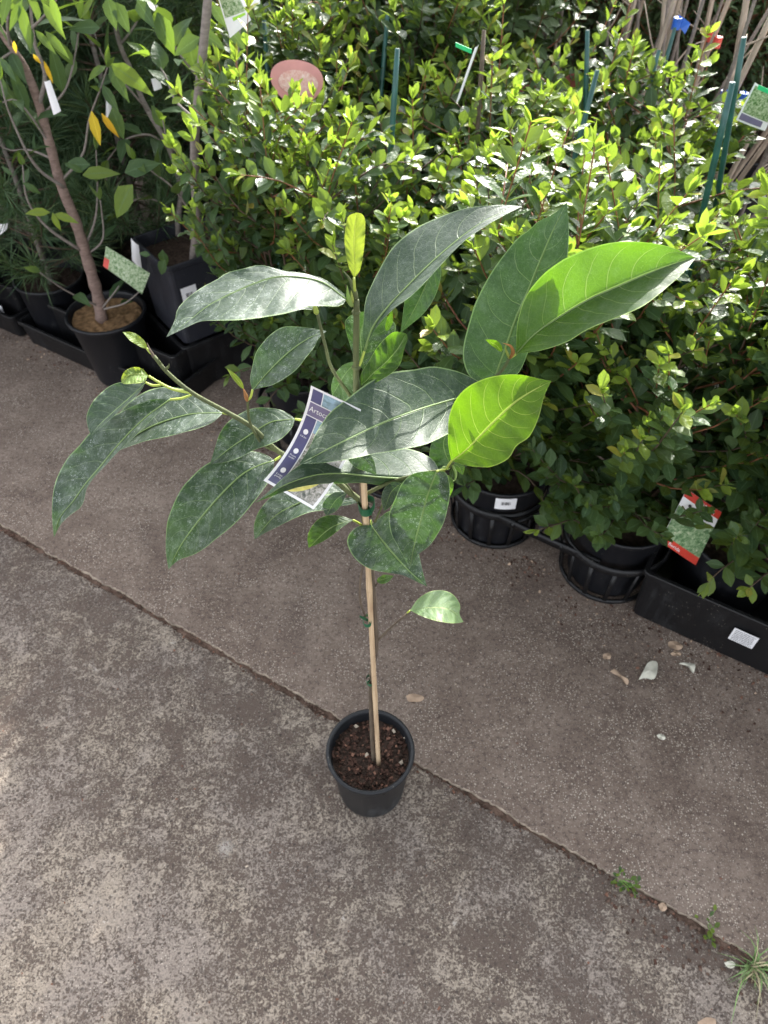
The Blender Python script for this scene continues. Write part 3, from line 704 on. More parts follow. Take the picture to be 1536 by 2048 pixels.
# left branch leaves
jleaf([(340, 799, .565), (318, 815, .563), (298, 829, .56), (263, 861, .55), (231, 896, .54), (200, 934, .528), (171, 968, .517), (147, 1001, .508), (119, 1036, .498), (108, 1075, .49)],
      B=[(315, 798), (291, 803), (260, 815), (238, 826), (215, 838), (196, 850), (175, 871), (157, 893), (138, 912), (122, 938), (110, 966), (105, 995), (104, 1020), (105, 1048)],
      A=[(330, 812), (310, 832), (285, 858), (262, 880), (232, 908), (208, 934), (188, 955), (173, 978), (168, 1002), (158, 1018), (143, 1028), (122, 1048)], kA=-1.6, kB=.8, seed=29, mat='leaf_dusty', pet=[(383, 790, .568), (362, 797, .567)], wave=.002)
jleaf([(446, 826, .563), (410, 826, .564), (372, 830, .564), (309, 850, .563), (256, 880, .560), (205, 915, .555)],
      B=[(430, 812), (405, 798), (375, 780), (340, 774), (312, 776), (285, 786), (255, 808), (225, 845), (208, 885)],
      A=[(425, 845), (396, 857), (370, 864), (344, 871), (316, 877), (291, 882), (262, 892), (235, 902)], kA=-1.3, kB=.9, seed=30, mat='leaf_dusty', pet=[(460, 829, .557)])
jleaf([(291, 765, .575), (263, 792, .567), (221, 829, .557), (196, 853, .55), (182, 871, .545)],
      B=[(265, 763), (238, 765), (218, 773), (203, 785), (188, 800), (178, 817), (173, 835), (176, 855)],
      A=[(284, 778), (272, 793), (250, 812), (225, 835), (205, 852)], kA=-1.2, kB=.7, seed=31, mat='leaf', pet=[(322, 770, .572), (306, 771, .573)])
jleaf([(590, 838, .56), (565, 840, .56), (537, 846, .56), (484, 880, .558), (455, 900, .556), (420, 928, .553)],
      B=[(575, 826), (555, 818), (519, 815), (495, 820), (474, 831), (455, 845), (440, 866), (430, 895)],
      A=[(582, 858), (562, 878), (537, 890), (508, 900), (480, 915), (450, 925)], kA=-.7, kB=.7, seed=32, mat='leaf_dusty', pet=[(612, 842, .558)])
jleaf([(549, 921, .54), (520, 930, .535), (484, 949, .527), (442, 989, .515), (396, 1043, .502), (361, 1092, .491), (337, 1139, .482)],
      B=[(535, 911), (515, 904), (490, 902), (465, 905), (425, 922), (403, 935), (386, 951), (368, 970), (354, 993), (343, 1018), (335, 1042), (332, 1070), (332, 1105)],
      A=[(546, 940), (536, 965), (520, 988), (503, 1010), (484, 1033), (460, 1056), (432, 1078), (410, 1096), (386, 1110), (362, 1118), (345, 1130)], kA=-.75, kB=.75, seed=33, mat='leaf_dusty', pet=[(562, 912, .545)], lab='large drooping leaf at the lower left, freckled with dried water marks')
# tip buds and unfolding leaves
jleaf([(708, 556, .532), (710, 530, .533), (708, 500, .534), (709, 460, .533), (713, 425, .53)],
      A=[(698, 535), (692, 510), (689, 480), (692, 450), (697, 432)], B=[(720, 540), (727, 505), (730, 470), (730, 440), (724, 428)], kA=-.5, kB=.6, seed=34, mat='leaf_bud', pet=[(711, 592, .533), (709, 575, .532)], cup=.6, wave=.003)
jleaf([(293, 696, .588), (280, 684, .588), (262, 672, .588), (245, 664, .588)], wA=9, wB=9, kA=-.8, kB=.5, peak=.55, seed=35, mat='leaf_bud', wave=.002, pet=[(303, 708, .585)])
jleaf([(296, 751, .573), (278, 748, .573), (258, 750, .572), (243, 766, .57)], A=[(288, 764), (268, 767), (250, 768)], B=[(285, 738), (268, 734), (250, 742), (243, 755)], kA=-.9, kB=.9, seed=36, mat='leaf_bud', cup=.9, wave=.003)
jleaf([(487, 778, .55), (478, 764, .549), (466, 750, .548), (453, 736, .547)], wA=5.5, wB=5.5, kA=-.9, kB=.8, seed=37, mat='leaf_bud')
# tape ties
def tie(px, w, h, extra):
    p = PY(*px); mb = MB(); rows = []
    for z in (-h, -h * .3, h * .4, h):
        rows.append([p + Vector((w * math.cos(a) * (1 + .1 * math.sin(3 * a)), w * 1.05 * math.sin(a), z + .0025 * math.sin(a * 1 + .6))) for a in [2 * math.pi * k / 20 for k in range(20)]])
    mb.grid(rows, 0, True)
    for e in extra:
        a = PY(*e[0]); b = PY(*e[1]); side = Vector((0, 0, 1)) * e[2]
        P = cat_rom([p, a, b], 7)
        mb.grid([[q - side * (1 - .3 * i / 7), q + side * (1 - .3 * i / 7)] for i, q in enumerate(P)])
        mb.grid([[q + side * (1 - .3 * i / 7) + Vector((0, .0006, 0)), q - side * (1 - .3 * i / 7) + Vector((0, .0006, 0))] for i, q in enumerate(P)])
    obj('tie', mb, M['tie'], root, True)
tie((733, 1012, .522), .0085, .0055, [((744, 1030, .51), (740, 1058, .508), .004)])
tie((736, 1241, .512), .0066, .0035, [((727, 1237, .506), (719, 1233, .502), .003), ((741, 1250, .502), (743, 1243, .500), .003)])
tie((742, 1360, .510), .0070, .0032, [((735, 1366, .502), (733, 1376, .499), .0035), ((738, 1350, .504), (737, 1340, .503), .0022)])

# ------------------------------------------------------------------ writing helper
_font_cache = {}
def text_tris(s):
    if s in _font_cache: return _font_cache[s]
    cu = bpy.data.curves.new('t', 'FONT'); cu.body = s; cu.size = 1; cu.resolution_u = 2
    o = bpy.data.objects.new('t', cu); C.objects.link(o); bpy.context.view_layer.update()
    dg = bpy.context.evaluated_depsgraph_get(); me = bpy.data.meshes.new_from_object(o.evaluated_get(dg))
    vs = [tuple(v.co) for v in me.vertices]; fs = [tuple(p.vertices) for p in me.polygons]
    bpy.data.objects.remove(o); bpy.data.curves.remove(cu); bpy.data.meshes.remove(me)
    x1 = max(v[0] for v in vs); _font_cache[s] = (vs, fs, x1); return _font_cache[s]
def put_text(mb, s, S, a0, b0, ha, aspect, m=0, width=None, down=True):
    """write s on surface S(a,b) starting at (a0,b0) with letter height ha in b units; aspect = b-length of one a-length"""
    vs, fs, x1 = text_tris(s); sc = ha / .7; sx = sc * aspect
    if width: sx = width / x1
    i0 = len(mb.v)
    for x, y, z in vs: mb.vert(S(a0 + x * sx, b0 - y * sc, .0009))
    for f in fs: mb.face([i0 + k for k in f], m)
    # ensure facing out

# label hanging in the tree
def tagS(a, b, lift=0):
    TL, TR, BL, BR = (622, 771), (722, 819), (527, 961), (627, 1019)
    u = (TL[0] * (1 - a) + TR[0] * a) * (1 - b) + (BL[0] * (1 - a) + BR[0] * a) * b + 15 * 4 * b * (1 - b)
    v = (TL[1] * (1 - a) + TR[1] * a) * (1 - b) + (BL[1] * (1 - a) + BR[1] * a) * b + 5 * 4 * b * (1 - b)
    Y = .512 - .012 * a - .004 * b + .012 * 4 * b * (1 - b)
    return PY(u, v, Y) + Vector((0, -.8, .6)) * lift
def patch(mb, S, a0, b0, a1, b1, m, lift=.0004, na=3, nb=12):
    mb.grid([[S(a0 + (a1 - a0) * j / na, b0 + (b1 - b0) * i / nb, lift) for j in range(na + 1)] for i in range(nb + 1)], m)
t = thing('plant_label', 'printed card label with violet side band and white border hanging inside the central young tree', 'plant label', tagS(.5, 0))
mb = MB(); patch(mb, tagS, 0, 0, 1, 1, 0, 0, 6, 20); patch(mb, tagS, 0, 0, 1, 1, 0, -.0004, 6, 20); obj('card', mb, M['white'], t)
mb = MB(); patch(mb, tagS, .05, .02, .25, .135, 0); patch(mb, tagS, .05, .275, .25, .975, 0); patch(mb, tagS, .05, .145, .95, .265, 1); obj('printed_band', mb, [M['navy'], M['mauve']], t)
mb = MB(); patch(mb, tagS, .27, .02, .95, .135, 1); patch(mb, tagS, .27, .275, .95, .40, 1); patch(mb, tagS, .27, .40, .95, .975, 0); obj('photo_print', mb, [M['photo_mix'], M['photo_sky']], t)
mb = MB()
for i in range(30):
    a = 2 * math.pi * i / 30; mb.vert(tagS(.56 + .27 * math.cos(a), .82 + .12 * math.sin(a) - .10 * math.cos(a), .0008))
mb.face(list(range(30))[::-1]); obj('fruit_print', mb, M['fruit'], t)
mb = MB()
put_text(mb, 'Artocarpus', tagS, .07, .225, .048, 1.9); obj('lettering', mb, M['white'], t); mb = MB(); put_text(mb, 'Jackfruit', tagS, .52, .262, .034, 1.9)
for k, (b, s1, s2) in enumerate(((.42, 'Full Sun', None), (.62, 'Frost', 'tender'), (.83, 'Large', 'growing'))):
    i0 = len(mb.v)
    for i in range(16):
        a = 2 * math.pi * i / 16; mb.vert(tagS(.15 + .045 * math.cos(a), b + .026 * math.sin(a), .0009))
    mb.face([i0 + i for i in range(16)])
    put_text(mb, s1, tagS, .085, b + .058, .016, 1.9, width=.12)
    if s2: put_text(mb, s2, tagS, .085, b + .080, .016, 1.9, width=.12)
obj('lettering', mb, M['white'], t)

# ------------------------------------------------------------------ foliage built leaf by leaf
def leaf_batch(name, parent, mat, leaves, shape='obovate', thick_v=5):
    """leaves: list of (base, direction, up, length, width, youth, rnd, curl)"""
    nV = thick_v
    vs = [i / (nV - 1) for i in range(nV)]
    if shape == 'obovate': wd = [0.06, .62, 1.0, .78, 0.0] if nV == 5 else None
    elif shape == 'lance': wd = [0.05, .85, .95, .55, 0.0]
    else: wd = [0.08, 1.0, .95, .55, 0.0]
    tmpl = []; ac = []
    for v, w_ in zip(vs, wd):
        for a in (-1, 0, 1): tmpl.append((v, a * w_, a)); ac.append(abs(a) * (1 if w_ > .1 else .5))
    tm = np.array([(a, b) for a, b, _ in tmpl]); ac = np.array(ac)
    N = len(leaves)
    B = np.array([l[0][:] for l in leaves]); D = np.array([l[1][:] for l in leaves]); U = np.array([l[2][:] for l in leaves])
    Ls = np.array([l[3] for l in leaves]); Ws = np.array([l[4] for l in leaves]); Y = np.array([l[5] for l in leaves]); Rn = np.array([l[6] for l in leaves]); Cu = np.array([l[7] for l in leaves])
    D /= np.linalg.norm(D, axis=1)[:, None]
    S = np.cross(D, U); S /= np.linalg.norm(S, axis=1)[:, None] + 1e-9; Nn = np.cross(S, D)
    v = tm[:, 0][None, :, None]; a = tm[:, 1][None, :, None]
    P = B[:, None, :] + D[:, None, :] * (v * (1 - .12 * np.abs(Cu)[:, None, None] * v)) * Ls[:, None, None] + S[:, None, :] * a * Ws[:, None, None] * .5 \
        + Nn[:, None, :] * (np.abs(a) * Ws[:, None, None] * .13 - Cu[:, None, None] * (v ** 1.8) * Ls[:, None, None] * .45)
    P = P.reshape(-1, 3)
    fr = []
    for i in range(nV - 1):
        for j in range(2): fr.append((i * 3 + j, i * 3 + j + 1, (i + 1) * 3 + j + 1, (i + 1) * 3 + j))
    fr = np.array(fr); k = len(tm)
    Fc = (fr[None] + (np.arange(N) * k)[:, None, None]).reshape(-1, 4)
    me = bpy.data.meshes.new(name); off = ORIG.get(parent.name, Vector())
    P = P - np.array(off[:])
    me.vertices.add(len(P)); me.vertices.foreach_set('co', P.ravel())
    me.loops.add(Fc.size); me.loops.foreach_set('vertex_index', Fc.ravel())
    me.polygons.add(len(Fc)); me.polygons.foreach_set('loop_start', np.arange(len(Fc)) * 4); me.polygons.foreach_set('loop_total', np.full(len(Fc), 4))
    me.polygons.foreach_set('use_smooth', np.ones(len(Fc), bool))
    me.update(calc_edges=True); me.validate()
    at = me.attributes.new('tone', 'FLOAT_COLOR', 'POINT')
    T = np.ones((len(P), 4)); T[:, 0] = np.repeat(Y, k); T[:, 1] = np.repeat(Rn, k); T[:, 2] = np.tile(ac, N)
    at.data.foreach_set('color', T.ravel())
    me.materials.append(mat)
    o = bpy.data.objects.new(name, me); C.objects.link(o); o.parent = parent; ORIG[o.name] = off
    return o
def rv(rng, s=1): return Vector((rng.gauss(0, s), rng.gauss(0, s), rng.gauss(0, s)))
def twig_leaves(rng, P, leaves, L, W, gap, youth0=0, tipn=3, start=.2, droop=.25, opp=True, ang=1.0, young_tip=.85):
    """leaves in pairs along polyline P"""
    tot = sum((b - a).length for a, b in zip(P, P[1:])); s = tot * start; k = rng.randint(0, 1)
    def at(s):
        for a, b in zip(P, P[1:]):
            l = (b - a).length
            if s <= l: return a.lerp(b, s / l), (b - a).normalized()
            s -= l
        return P[-1], (P[-1] - P[-2]).normalized()
    while s < tot:
        p, d = at(s); f = s / tot
        side = d.cross(Vector((0, 0, 1)));
        if side.length < .05: side = Vector((1, 0, 0))
        side.normalize(); upv = side.cross(d)
        ax = side if k % 2 == 0 else (upv * .8 + side * .5)
        for sg in ((1, -1) if opp else (1 if k % 2 else -1,)):
            dd = (d * .75 + ax * sg * ang + rv(rng, .18)).normalized()
            y = youth0 + (max(0, f - .72) * 3.0 if rng.random() < .85 else 0) * young_tip
            sc = (1 - .35 * max(0, f - .6) / .4) * rng.uniform(.75, 1.15)
            up = (Vector((0, 0, 1)) + rv(rng, .28) + d * .25).normalized()
            leaves.append((p, dd, up, L * sc, W * sc * rng.uniform(.85, 1.1), min(1, max(0, y + rng.gauss(0, .1))), rng.random(), droop * rng.uniform(-.2, 1.6)))
        s += gap * rng.uniform(.75, 1.25); k += 1
    p, d = at(tot - 1e-5)
    for i in range(tipn):
        dd = (d + rv(rng, .4)).normalized()
        leaves.append((p, dd, (rv(rng, .5) + Vector((0, 0, .6)) - d * .2).normalized(), L * rng.uniform(.4, .75), W * rng.uniform(.35, .6), min(1, youth0 + young_tip * rng.uniform(.6, 1.15)), rng.random(), .1))

def shrub_plant(rng, root, h, r, ntw, mat, L=.042, W=.021, base=.19, gap=.019, lowfull=True, potr=.105, parents=None, young=.85, skew=(0, 0)):
    st = MB(); leaves = []; stems = []
    for i in range(6):
        a = rng.uniform(0, 6.283); rr = r * rng.uniform(.25, .8); hh = h * rng.uniform(.8, 1.0)
        p0 = Vector((.02 * math.cos(a), .02 * math.sin(a), base)); p3 = Vector((rr * math.cos(a) + skew[0], rr * math.sin(a) + skew[1], hh - .06))
        pm = p0.lerp(p3, .5) + Vector((math.cos(a), math.sin(a), 0)) * .015 + rv(rng, .012)
        P = cat_rom([p0, pm, p3], 10); stems.append(P); st.tube(P, .0042, 5 if False else 5, 0) if False else st.tube(P, [.0045 - .003 * k / 9 for k in range(10)], 5, 0)
    rt = MB()
    for i in range(ntw):
        P0 = stems[i % 6]; f = rng.random() ** .85
        f = .04 + .96 * f; k = f * 9; a0 = P0[int(min(8, k))].lerp(P0[int(min(8, k)) + 1], k - int(min(8, k)))
        az = rng.uniform(0, 6.283); out = Vector((math.cos(az), math.sin(az), 0))
        ln = r * rng.uniform(.6, 1.05) * (1.05 - .35 * f) + .03
        rise = rng.uniform(.15, .8) + .5 * f
        p1 = a0 + out * ln * .55 + Vector((0, 0, ln * .35 * rise)); p2 = a0 + out * ln * .95 + Vector((0, 0, ln * rise))
        if p2.z > h: p2.z = h - rng.random() * .04
        if p2.z < .1: p2.z = .1
        P = cat_rom([a0, p1, p2], 6)
        (rt if f > .45 and rng.random() < .6 else st).tube(P, [.0022, .002, .0017, .0014, .0012, .0008], 4, 0, False)
        twig_leaves(rng, P, leaves, L, W, gap, 0 if f < .4 else rng.uniform(0, .25), 4, .18, young_tip=young * (1 if f > .35 else .35))
    # leaders
    for P in stems:
        Q = [P[6], P[8], P[9], P[9] + Vector((rng.gauss(0, .03), rng.gauss(0, .03), rng.choice((.05, .08, .13, .17))))]
        rt.tube(cat_rom(Q, 8), .0012, 4, 0, False); twig_leaves(rng, cat_rom(Q, 8), leaves, L * .95, W, gap * 1.05, .15, 4, .1, young_tip=1)
    return st, rt, leaves

def make_shrub(seed, h, r, ntw, **kw):
    rng = random.Random(seed)
    root = thing('potted_shrub', '-', 'potted shrub')
    p = obj('pot', pot_mesh((0, 0, 0), .20, .088, .105, .006, 32), M['pot'], root, True)
    obj('soil', soil_mesh((0, 0), .098, .172, .004, seed), M['soil'], p, True)
    mat = kw.pop('mat', M['lilly'])
    st, rt, lv = shrub_plant(rng, root, h, r, ntw, mat, **kw)
    obj('branches', st, M['twig'], root, True); obj('young_twigs', rt, M['redtwig'], root, True)
    leaf_batch('foliage', root, mat, lv)
    return root
def dup(rt, loc, rz, sc, label, group, cat=None):
    r = rt.copy(); C.objects.link(r)
    r.location = loc; r.rotation_euler = (0, 0, rz); r.scale = (sc[0], sc[0], sc[1]) if isinstance(sc, tuple) else (sc,) * 3
    r['label'] = label; r['group'] = group
    if cat: r['category'] = cat
    for c in list(rt.children):
        d = c.copy(); C.objects.link(d); d.parent = r
        for g_ in c.children:
            e = g_.copy(); C.objects.link(e); e.parent = d
    ORIG[r.name] = Vector(loc); return r

protos = [make_shrub(21, .84, .20, 150, L=.049, W=.024, gap=.022), make_shrub(22, .80, .21, 150, L=.045, W=.026, gap=.021), make_shrub(23, .88, .20, 145, L=.052, W=.023, gap=.023), make_shrub(24, .76, .22, 150, L=.044, W=.025, gap=.021)]
used = [False] * 4
def place_shrub(i, loc, rz, sc, label, group='glossy small-leaved shrubs packed behind the trays'):
    if not used[i]:
        used[i] = True; r = protos[i]; r.location = loc; r.rotation_euler = (0, 0, rz); r.scale = (sc[0], sc[0], sc[1]) if isinstance(sc, tuple) else (sc,) * 3
        r['label'] = label; r['group'] = group; ORIG[r.name] = Vector(loc)
        return r
    return dup(protos[i], loc, rz, sc, label, group)
P0 = Vector((.262, 1.155, 0)); SE = Vector((.235, -.153, 0)); SN = Vector((.155, .238, 0))
random.seed(9)
shr = {}
deep_lab = {(-3, 1): 'half-shaded glossy shrub beside the grey trunk, leftmost of the block', (-2, 1): 'glossy shrub under the large faded pink label', (-1, 1): 'glossy shrub holding the lone green stake above the central tree',
    (0, 1): 'second-row glossy shrub behind the upright leaf of the central tree', (1, 1): 'sunlit glossy shrub with the two crossing green stakes at the right', (2, 1): 'glossy shrub at the right edge, behind the deep tray',
    (3, 1): 'glossy shrub outermost at the right edge, behind the front row', (-3, 2): 'glossy shrub behind the leftmost of the block, near the top-left labels', (-2, 2): 'glossy shrub right behind the faded pink label',
    (-1, 2): 'glossy shrub between the lone stake and the thin dark brown stem', (1, 2): 'lower glossy shrub at the right edge under the green picture label', (0, 2): 'glossy shrub beside the small dark red label'}
front_lab = {-2: 'front-row shrub just right of the square black planter, low twigs reaching over the concrete', -1: 'front-row shrub standing behind the central tree, its lower leaves in deep shade',
    0: 'shrub in the left ring of the ring carrier, bare dark soil showing at its pot', 1: 'shrub in the right ring of the ring carrier, low leafy shoots over its pot',
    2: 'shrub in the deep right-hand tray beside the red and white label', 3: 'shrub at the right edge of the photo, in the far end of the deep tray'}
for j in range(0, 6):
    for k in range(-4, 6):
        if j == 0 and (k < -2 or k > 3): continue
        if j > 0 and k < -3: continue
        if j > 2.35 - .62 * k and (k, j) not in ((3, 1),): continue
        loc = P0 + SE * k + SN * j + Vector((random.uniform(-.02, .02), random.uniform(-.02, .02), 0))
        if j == 0: loc = P0 + SE * k
        if (k, j) == (-3, 1): loc += Vector((.07, .02, 0))
        if j == 0 and k >= 2: loc = Vector((.528, .878, 0)) + Vector((.848, -.530, 0)) * (.13 + .26 * (k - 2)) + Vector((.530, .848, 0)) * .138
        sc = random.uniform(.92, 1.08) * (.86 if (k, j) == (-2, 0) else 1)
        hz = (.98 if j == 0 else 1.0) * random.uniform(.88, 1.12)
        if j >= 3: hz *= .93
        if k <= -2: hz *= .95
        if (k, j) in ((0, 2), (1, 1)): hz *= .86
        if j == 0: lab = front_lab[k]
        else: lab = deep_lab.get((k, j), 'sunlit glossy shrub deep in the block, only its leafy top showing')
        r_ = place_shrub(len(shr) % 4, loc, random.uniform(0, 6.28), (sc, hz), lab, 'glossy small-leaved shrubs packed in rows')
        shr[(k, j)] = r_

# stakes standing in the shrub pots
def near(p, pool=None):
    return min(shr.values(), key=lambda o: (Vector(o.location).xy - Vector((p[0], p[1]))).length)
def stake(a, b, r=.0052, mat='teal', zb=.12, lab=None):
    A = PY(*a); B = PY(*b); d = (B - A); q = A + d * ((zb - A.z) / d.z)
    root_ = near(q); mb = MB(); n = 12
    mb.tube([A.lerp(q, i / (n - 1)) for i in range(n)], [r * (.82 if i == 0 else 1) for i in range(n)], 8)
    for v in range(len(mb.v)): pass
    # into the shrub's own frame
    bpy.context.view_layer.update()
    Mi = (Matrix.Translation(root_.location) @ root_.rotation_euler.to_matrix().to_4x4() @ Matrix.Diagonal((*root_.scale, 1))).inverted()
    mb.v = [tuple(Mi @ Vector(v)) for v in mb.v]
    keep = ORIG[root_.name]; ORIG[root_.name] = Vector()
    o = obj('stake', mb, M[mat], root_, True); ORIG[root_.name] = keep
    if lab: o['label'] = lab
    return o
for a, b in (((1465, 165, 1.12), (1395, 470, 1.125)), ((1488, 75, 1.32), (1450, 300, 1.33)), ((795, 97, 1.42), (775, 400, 1.38)), ((1175, 60, 1.72), (1172, 180, 1.70)),
             ((1195, 140, 1.45), (1145, 330, 1.42)), ((1350, 55, 1.95), (1325, 145, 1.93)), ((1318, 100, 1.75), (1290, 210, 1.72)), ((528, 40, 1.85), (537, 180, 1.80)), ((775, 30, 1.9), (770, 90, 1.88)),
             ):
    stake(a, b)
stake((1372, 540, 1.10), (1330, 720, 1.09), zb=.34)
stake((968, 60, 1.6), (955, 260, 1.56), .0045, 'woody', lab='thin dark brown stem rising above the shrubs')

# ------------------------------------------------------------------ ring carrier with round pots, front trays
def ring_carrier(c0, c1, lab):
    t = thing('ring_carrier', lab, 'plant carrier', (c0 + c1) / 2, None)
    ax = (c1 - c0).normalized(); ay = Vector((-ax.y, ax.x, 0)); mb = MB()
    def band(c, r, z0, z1, th=.004, seg=48):
        prof = [(r, z0), (r + th, z0), (r + th + .003, (z0 + z1) / 2), (r + th, z1), (r, z1)]
        rows = [[Vector((c.x + q * math.cos(2 * math.pi * k / seg), c.y + q * math.sin(2 * math.pi * k / seg), z)) for k in range(seg)] for q, z in prof + prof[:1]]
        mb.grid(rows, 0, True)
    for c in (c0, c1):
        band(c, .108, .112, .132); band(c, .096, .0, .012)
        for k in range(14):
            a = 2 * math.pi * k / 14; d = Vector((math.cos(a), math.sin(a), 0)); e = Vector((-d.y, d.x, 0))
            mb.box(c + d * .1045 + Vector((0, 0, .062)), e * .0045, d * .0018 , Vector((0, 0, .052)) + d * .0055)
    mid = (c0 + c1) / 2; L = (c1 - c0).length / 2
    for s in (-1, 1):
        mb.box(mid + ay * s * .098 + Vector((0, 0, .120)), ax * L, ay * .004, Vector((0, 0, .0095)))
        for u in (-.25, .25):
            q = mid + ay * s * .07 + ax * u * L * 1.1 * s
            mb.box(q + Vector((0, 0, .121)), (ax * u * 2 + ay * -s * .9).normalized() * .04, (ax * .9 + ay * u * 2 * s).normalized() * .003, Vector((0, 0, .006)))
    mb.box(mid + Vector((0, 0, .121)), ax * .004, ay * .09, Vector((0, 0, .0075)))
    return obj('frame', mb, M['tray'], t, True), t
ring_carrier(P0, P0 + SE, 'black plastic ring carrier holding two round pots beside the deep right tray')
ring_carrier(P0 + SE * -2, P0 + SE * -1, 'black plastic ring carrier mostly hidden behind the central young tree')

def in_frame(o, fn):
    """run fn with world coordinates turned into the frame of a placed (rotated, scaled) thing"""
    Mi = (Matrix.Translation(o.location) @ o.rotation_euler.to_matrix().to_4x4() @ Matrix.Diagonal((*o.scale, 1))).inverted()
    before = set(bpy.data.objects); keep = ORIG[o.name]; ORIG[o.name] = Vector(); r = fn(); ORIG[o.name] = keep
    for q in set(bpy.data.objects) - before:
        if q.type == 'MESH':
            for v in q.data.vertices: v.co = Mi @ v.co
    return r
def curved_sticker(parent, c, rad, az, z0, w, h, lab=None, name='sticker'):
    """label wrapped on a round pot wall; az = world azimuth of its centre"""
    mb = MB()
    def S(x, y, l=0):
        a = az + (x - .5) * w / rad; return Vector((c.x + (rad + l) * math.cos(a), c.y + (rad + l) * math.sin(a), z0 + h * (1 - y)))
    mb.grid([[S(x / 6, y / 2, .0012) for x in range(7)] for y in range(3)])
    o = obj(name, mb, M['white'], parent); k = MB(); rnd = random.Random(3); x = .28
    while x < .7:
        bw = rnd.choice((.012, .02, .035)); k.grid([[S(x, .35, .0017), S(x + bw, .35, .0017)], [S(x, .62, .0017), S(x + bw, .62, .0017)]]); x += bw + rnd.choice((.012, .02, .03))
    obj('barcode', k, M['ink'], o)
    if lab: o['label'] = lab
    return o
s00 = shr[(0, 0)]
def _f(): return curved_sticker(s00, P0, .1065, math.atan2(.992 * -1, -.02) - .0, .145, .045, .035)
in_frame(s00, _f)

ex = Vector((.848, -.530, 0)); ey = Vector((.530, .848, 0))
def tray_thing(c, hx, hy, h, lab, name='plant_tray', exx=ex, eyy=ey, mat='tray', ribs=True, z0=0, group=None):
    t = thing(name, lab, 'plant tray', c, group); mb = MB(); open_box(mb, c, exx, eyy, hx, hy, h, z0)
    o = obj('tray_body', mb, M[mat], t, False)
    return t
# deep right tray: front left bottom corner at (.535,.872)
crn = Vector((.528, .878, 0)); TH = .152
tc = crn + ex * .30 + ey * .135
rt_ = tray_thing(tc, .305, .14, TH, 'deep black rectangular tray at the right edge with a curled printed sticker on its side')
sp = PZ(1494, 1254, .085); sp = tc + ex * ((sp - tc).dot(ex)) - ey * .1425; sp.z = .088
q = (-ey + Vector((0, 0, -.10))).normalized()
sticker(rt_, sp - ey * .0015, ex, Vector((0, 0, -1)) + ey * .05, .046, .040, 'sticker', False, 7, 'white printed sticker on the long side of the tray')
# trays at the left
A0 = PZ(60, 688, 0)
tcl = A0 + ex * .30 + ey * .14
tray_thing(tcl, .31, .14, .08, 'low black tray left of the big round pot')
lt2 = tray_thing(tcl + ey * .022 + ex * -.0, .285, .115, .142, 'taller black crate nested in the low tray left of the big pot', 'plant_crate', z0=.006)
sp = tcl - ey * .0955 - ex * .24; sp.z = .105
sticker(lt2, PZ(96, 632, .1) , ex, Vector((0, 0, -1)), .036, .042, lab='small white barcode sticker on the crate')
tcm = A0 - ex * .34 + ey * .14
lt1 = tray_thing(tcm, .30, .14, .08, 'low black tray at the far left edge with a white sticker')
tray_thing(tcm + ey * .022, .275, .115, .142, 'taller black crate nested in the far left low tray', 'plant_crate', z0=.006)
sticker(lt1, PZ(3, 622, .06) - ey * .002, ex, Vector((0, 0, -1)), .03, .045)
# rotated crate carrying the square planter
a1 = Vector((.79, .61, 0)).normalized(); a2 = Vector((-.61, .79, 0)).normalized()
cc = Vector((-.535, 1.626, 0)); hs = .115
tray_thing(cc + a1 * (hs + .02) + a2 * (hs + .05), hs + .02, hs + .05, .15, 'square-cornered black crate turned askew under the square planter', 'plant_crate', a1, a2)

def small_pot_thing(c, h, r0, r1, lab, grp=None): pass

# ------------------------------------------------------------------ left: trunk tree in the big round pot
def leafset(name, parent, mat, lv, shape='lance'): return leaf_batch(name, parent, M[mat], lv, shape)
bp = PZ(232, 742, 0) + Vector((-.02, .0, 0)); bp = Vector((-.755, 1.72, 0))
t = thing('potted_tree', 'young tree with reddish grey trunk in a big round black pot topped with tan mulch', 'potted tree', bp)
p = obj('pot', pot_mesh(bp, .205, .076, .100, .008, 56), M['pot'], t, True)
obj('mulch', soil_mesh(bp, .093, .185, .005, 8), M['mulch'], p, True)
Yt = 1.72
TR = [(205, 648, 1.71), (195, 590, 1.71), (175, 520, 1.71), (150, 440, 1.71), (122, 370, 1.72), (100, 290, 1.73), (78, 210, 1.74), (52, 140, 1.75), (20, 90, 1.76), (-20, 30, 1.77)]
mb = MB(); P = cat_rom([PY(*a) for a in TR], 44); rng = random.Random(3)
mb.tube(P, [(.0165 - .0095 * i / 43) * (1 + .07 * math.sin(i * 1.9) + rng.uniform(-.04, .04)) for i in range(44)], 12); obj('trunk', mb, M['trunk_a'], t, True)
blv = []
def tbranch(pts, r0, r1, par, L=.07, W=.026, gap=.05, youth=.1, start=.4, mat='trunk_b', store=None, opp=False, droop=.8, tipn=2):
    P = cat_rom([PY(*a) for a in pts], 16); mb = MB(); mb.tube(P, [r0 + (r1 - r0) * i / 15 for i in range(16)], 6); obj('branch', mb, M[mat], par, True)
    rng = random.Random(int(pts[0][0] * 7 + pts[-1][1])); twig_leaves(rng, P, store, L, W, gap, youth, tipn, start, droop, opp, .8, .5)
tbranch([(160, 500, 1.70), (95, 455, 1.66), (55, 400, 1.64), (45, 330, 1.63)], .004, .0015, t, store=blv, gap=.09, L=.045)
tbranch([(128, 375, 1.71), (70, 330, 1.68), (20, 230, 1.66), (0, 160, 1.66)], .004, .0015, t, store=blv, gap=.07)
tbranch([(165, 505, 1.71), (190, 440, 1.73), (195, 370, 1.74), (192, 300, 1.75)], .0035, .0015, t, store=blv, gap=.07)
tbranch([(170, 512, 1.71), (205, 480, 1.72), (203, 420, 1.72), (200, 400, 1.72)], .003, .0015, t, store=blv, gap=.3)
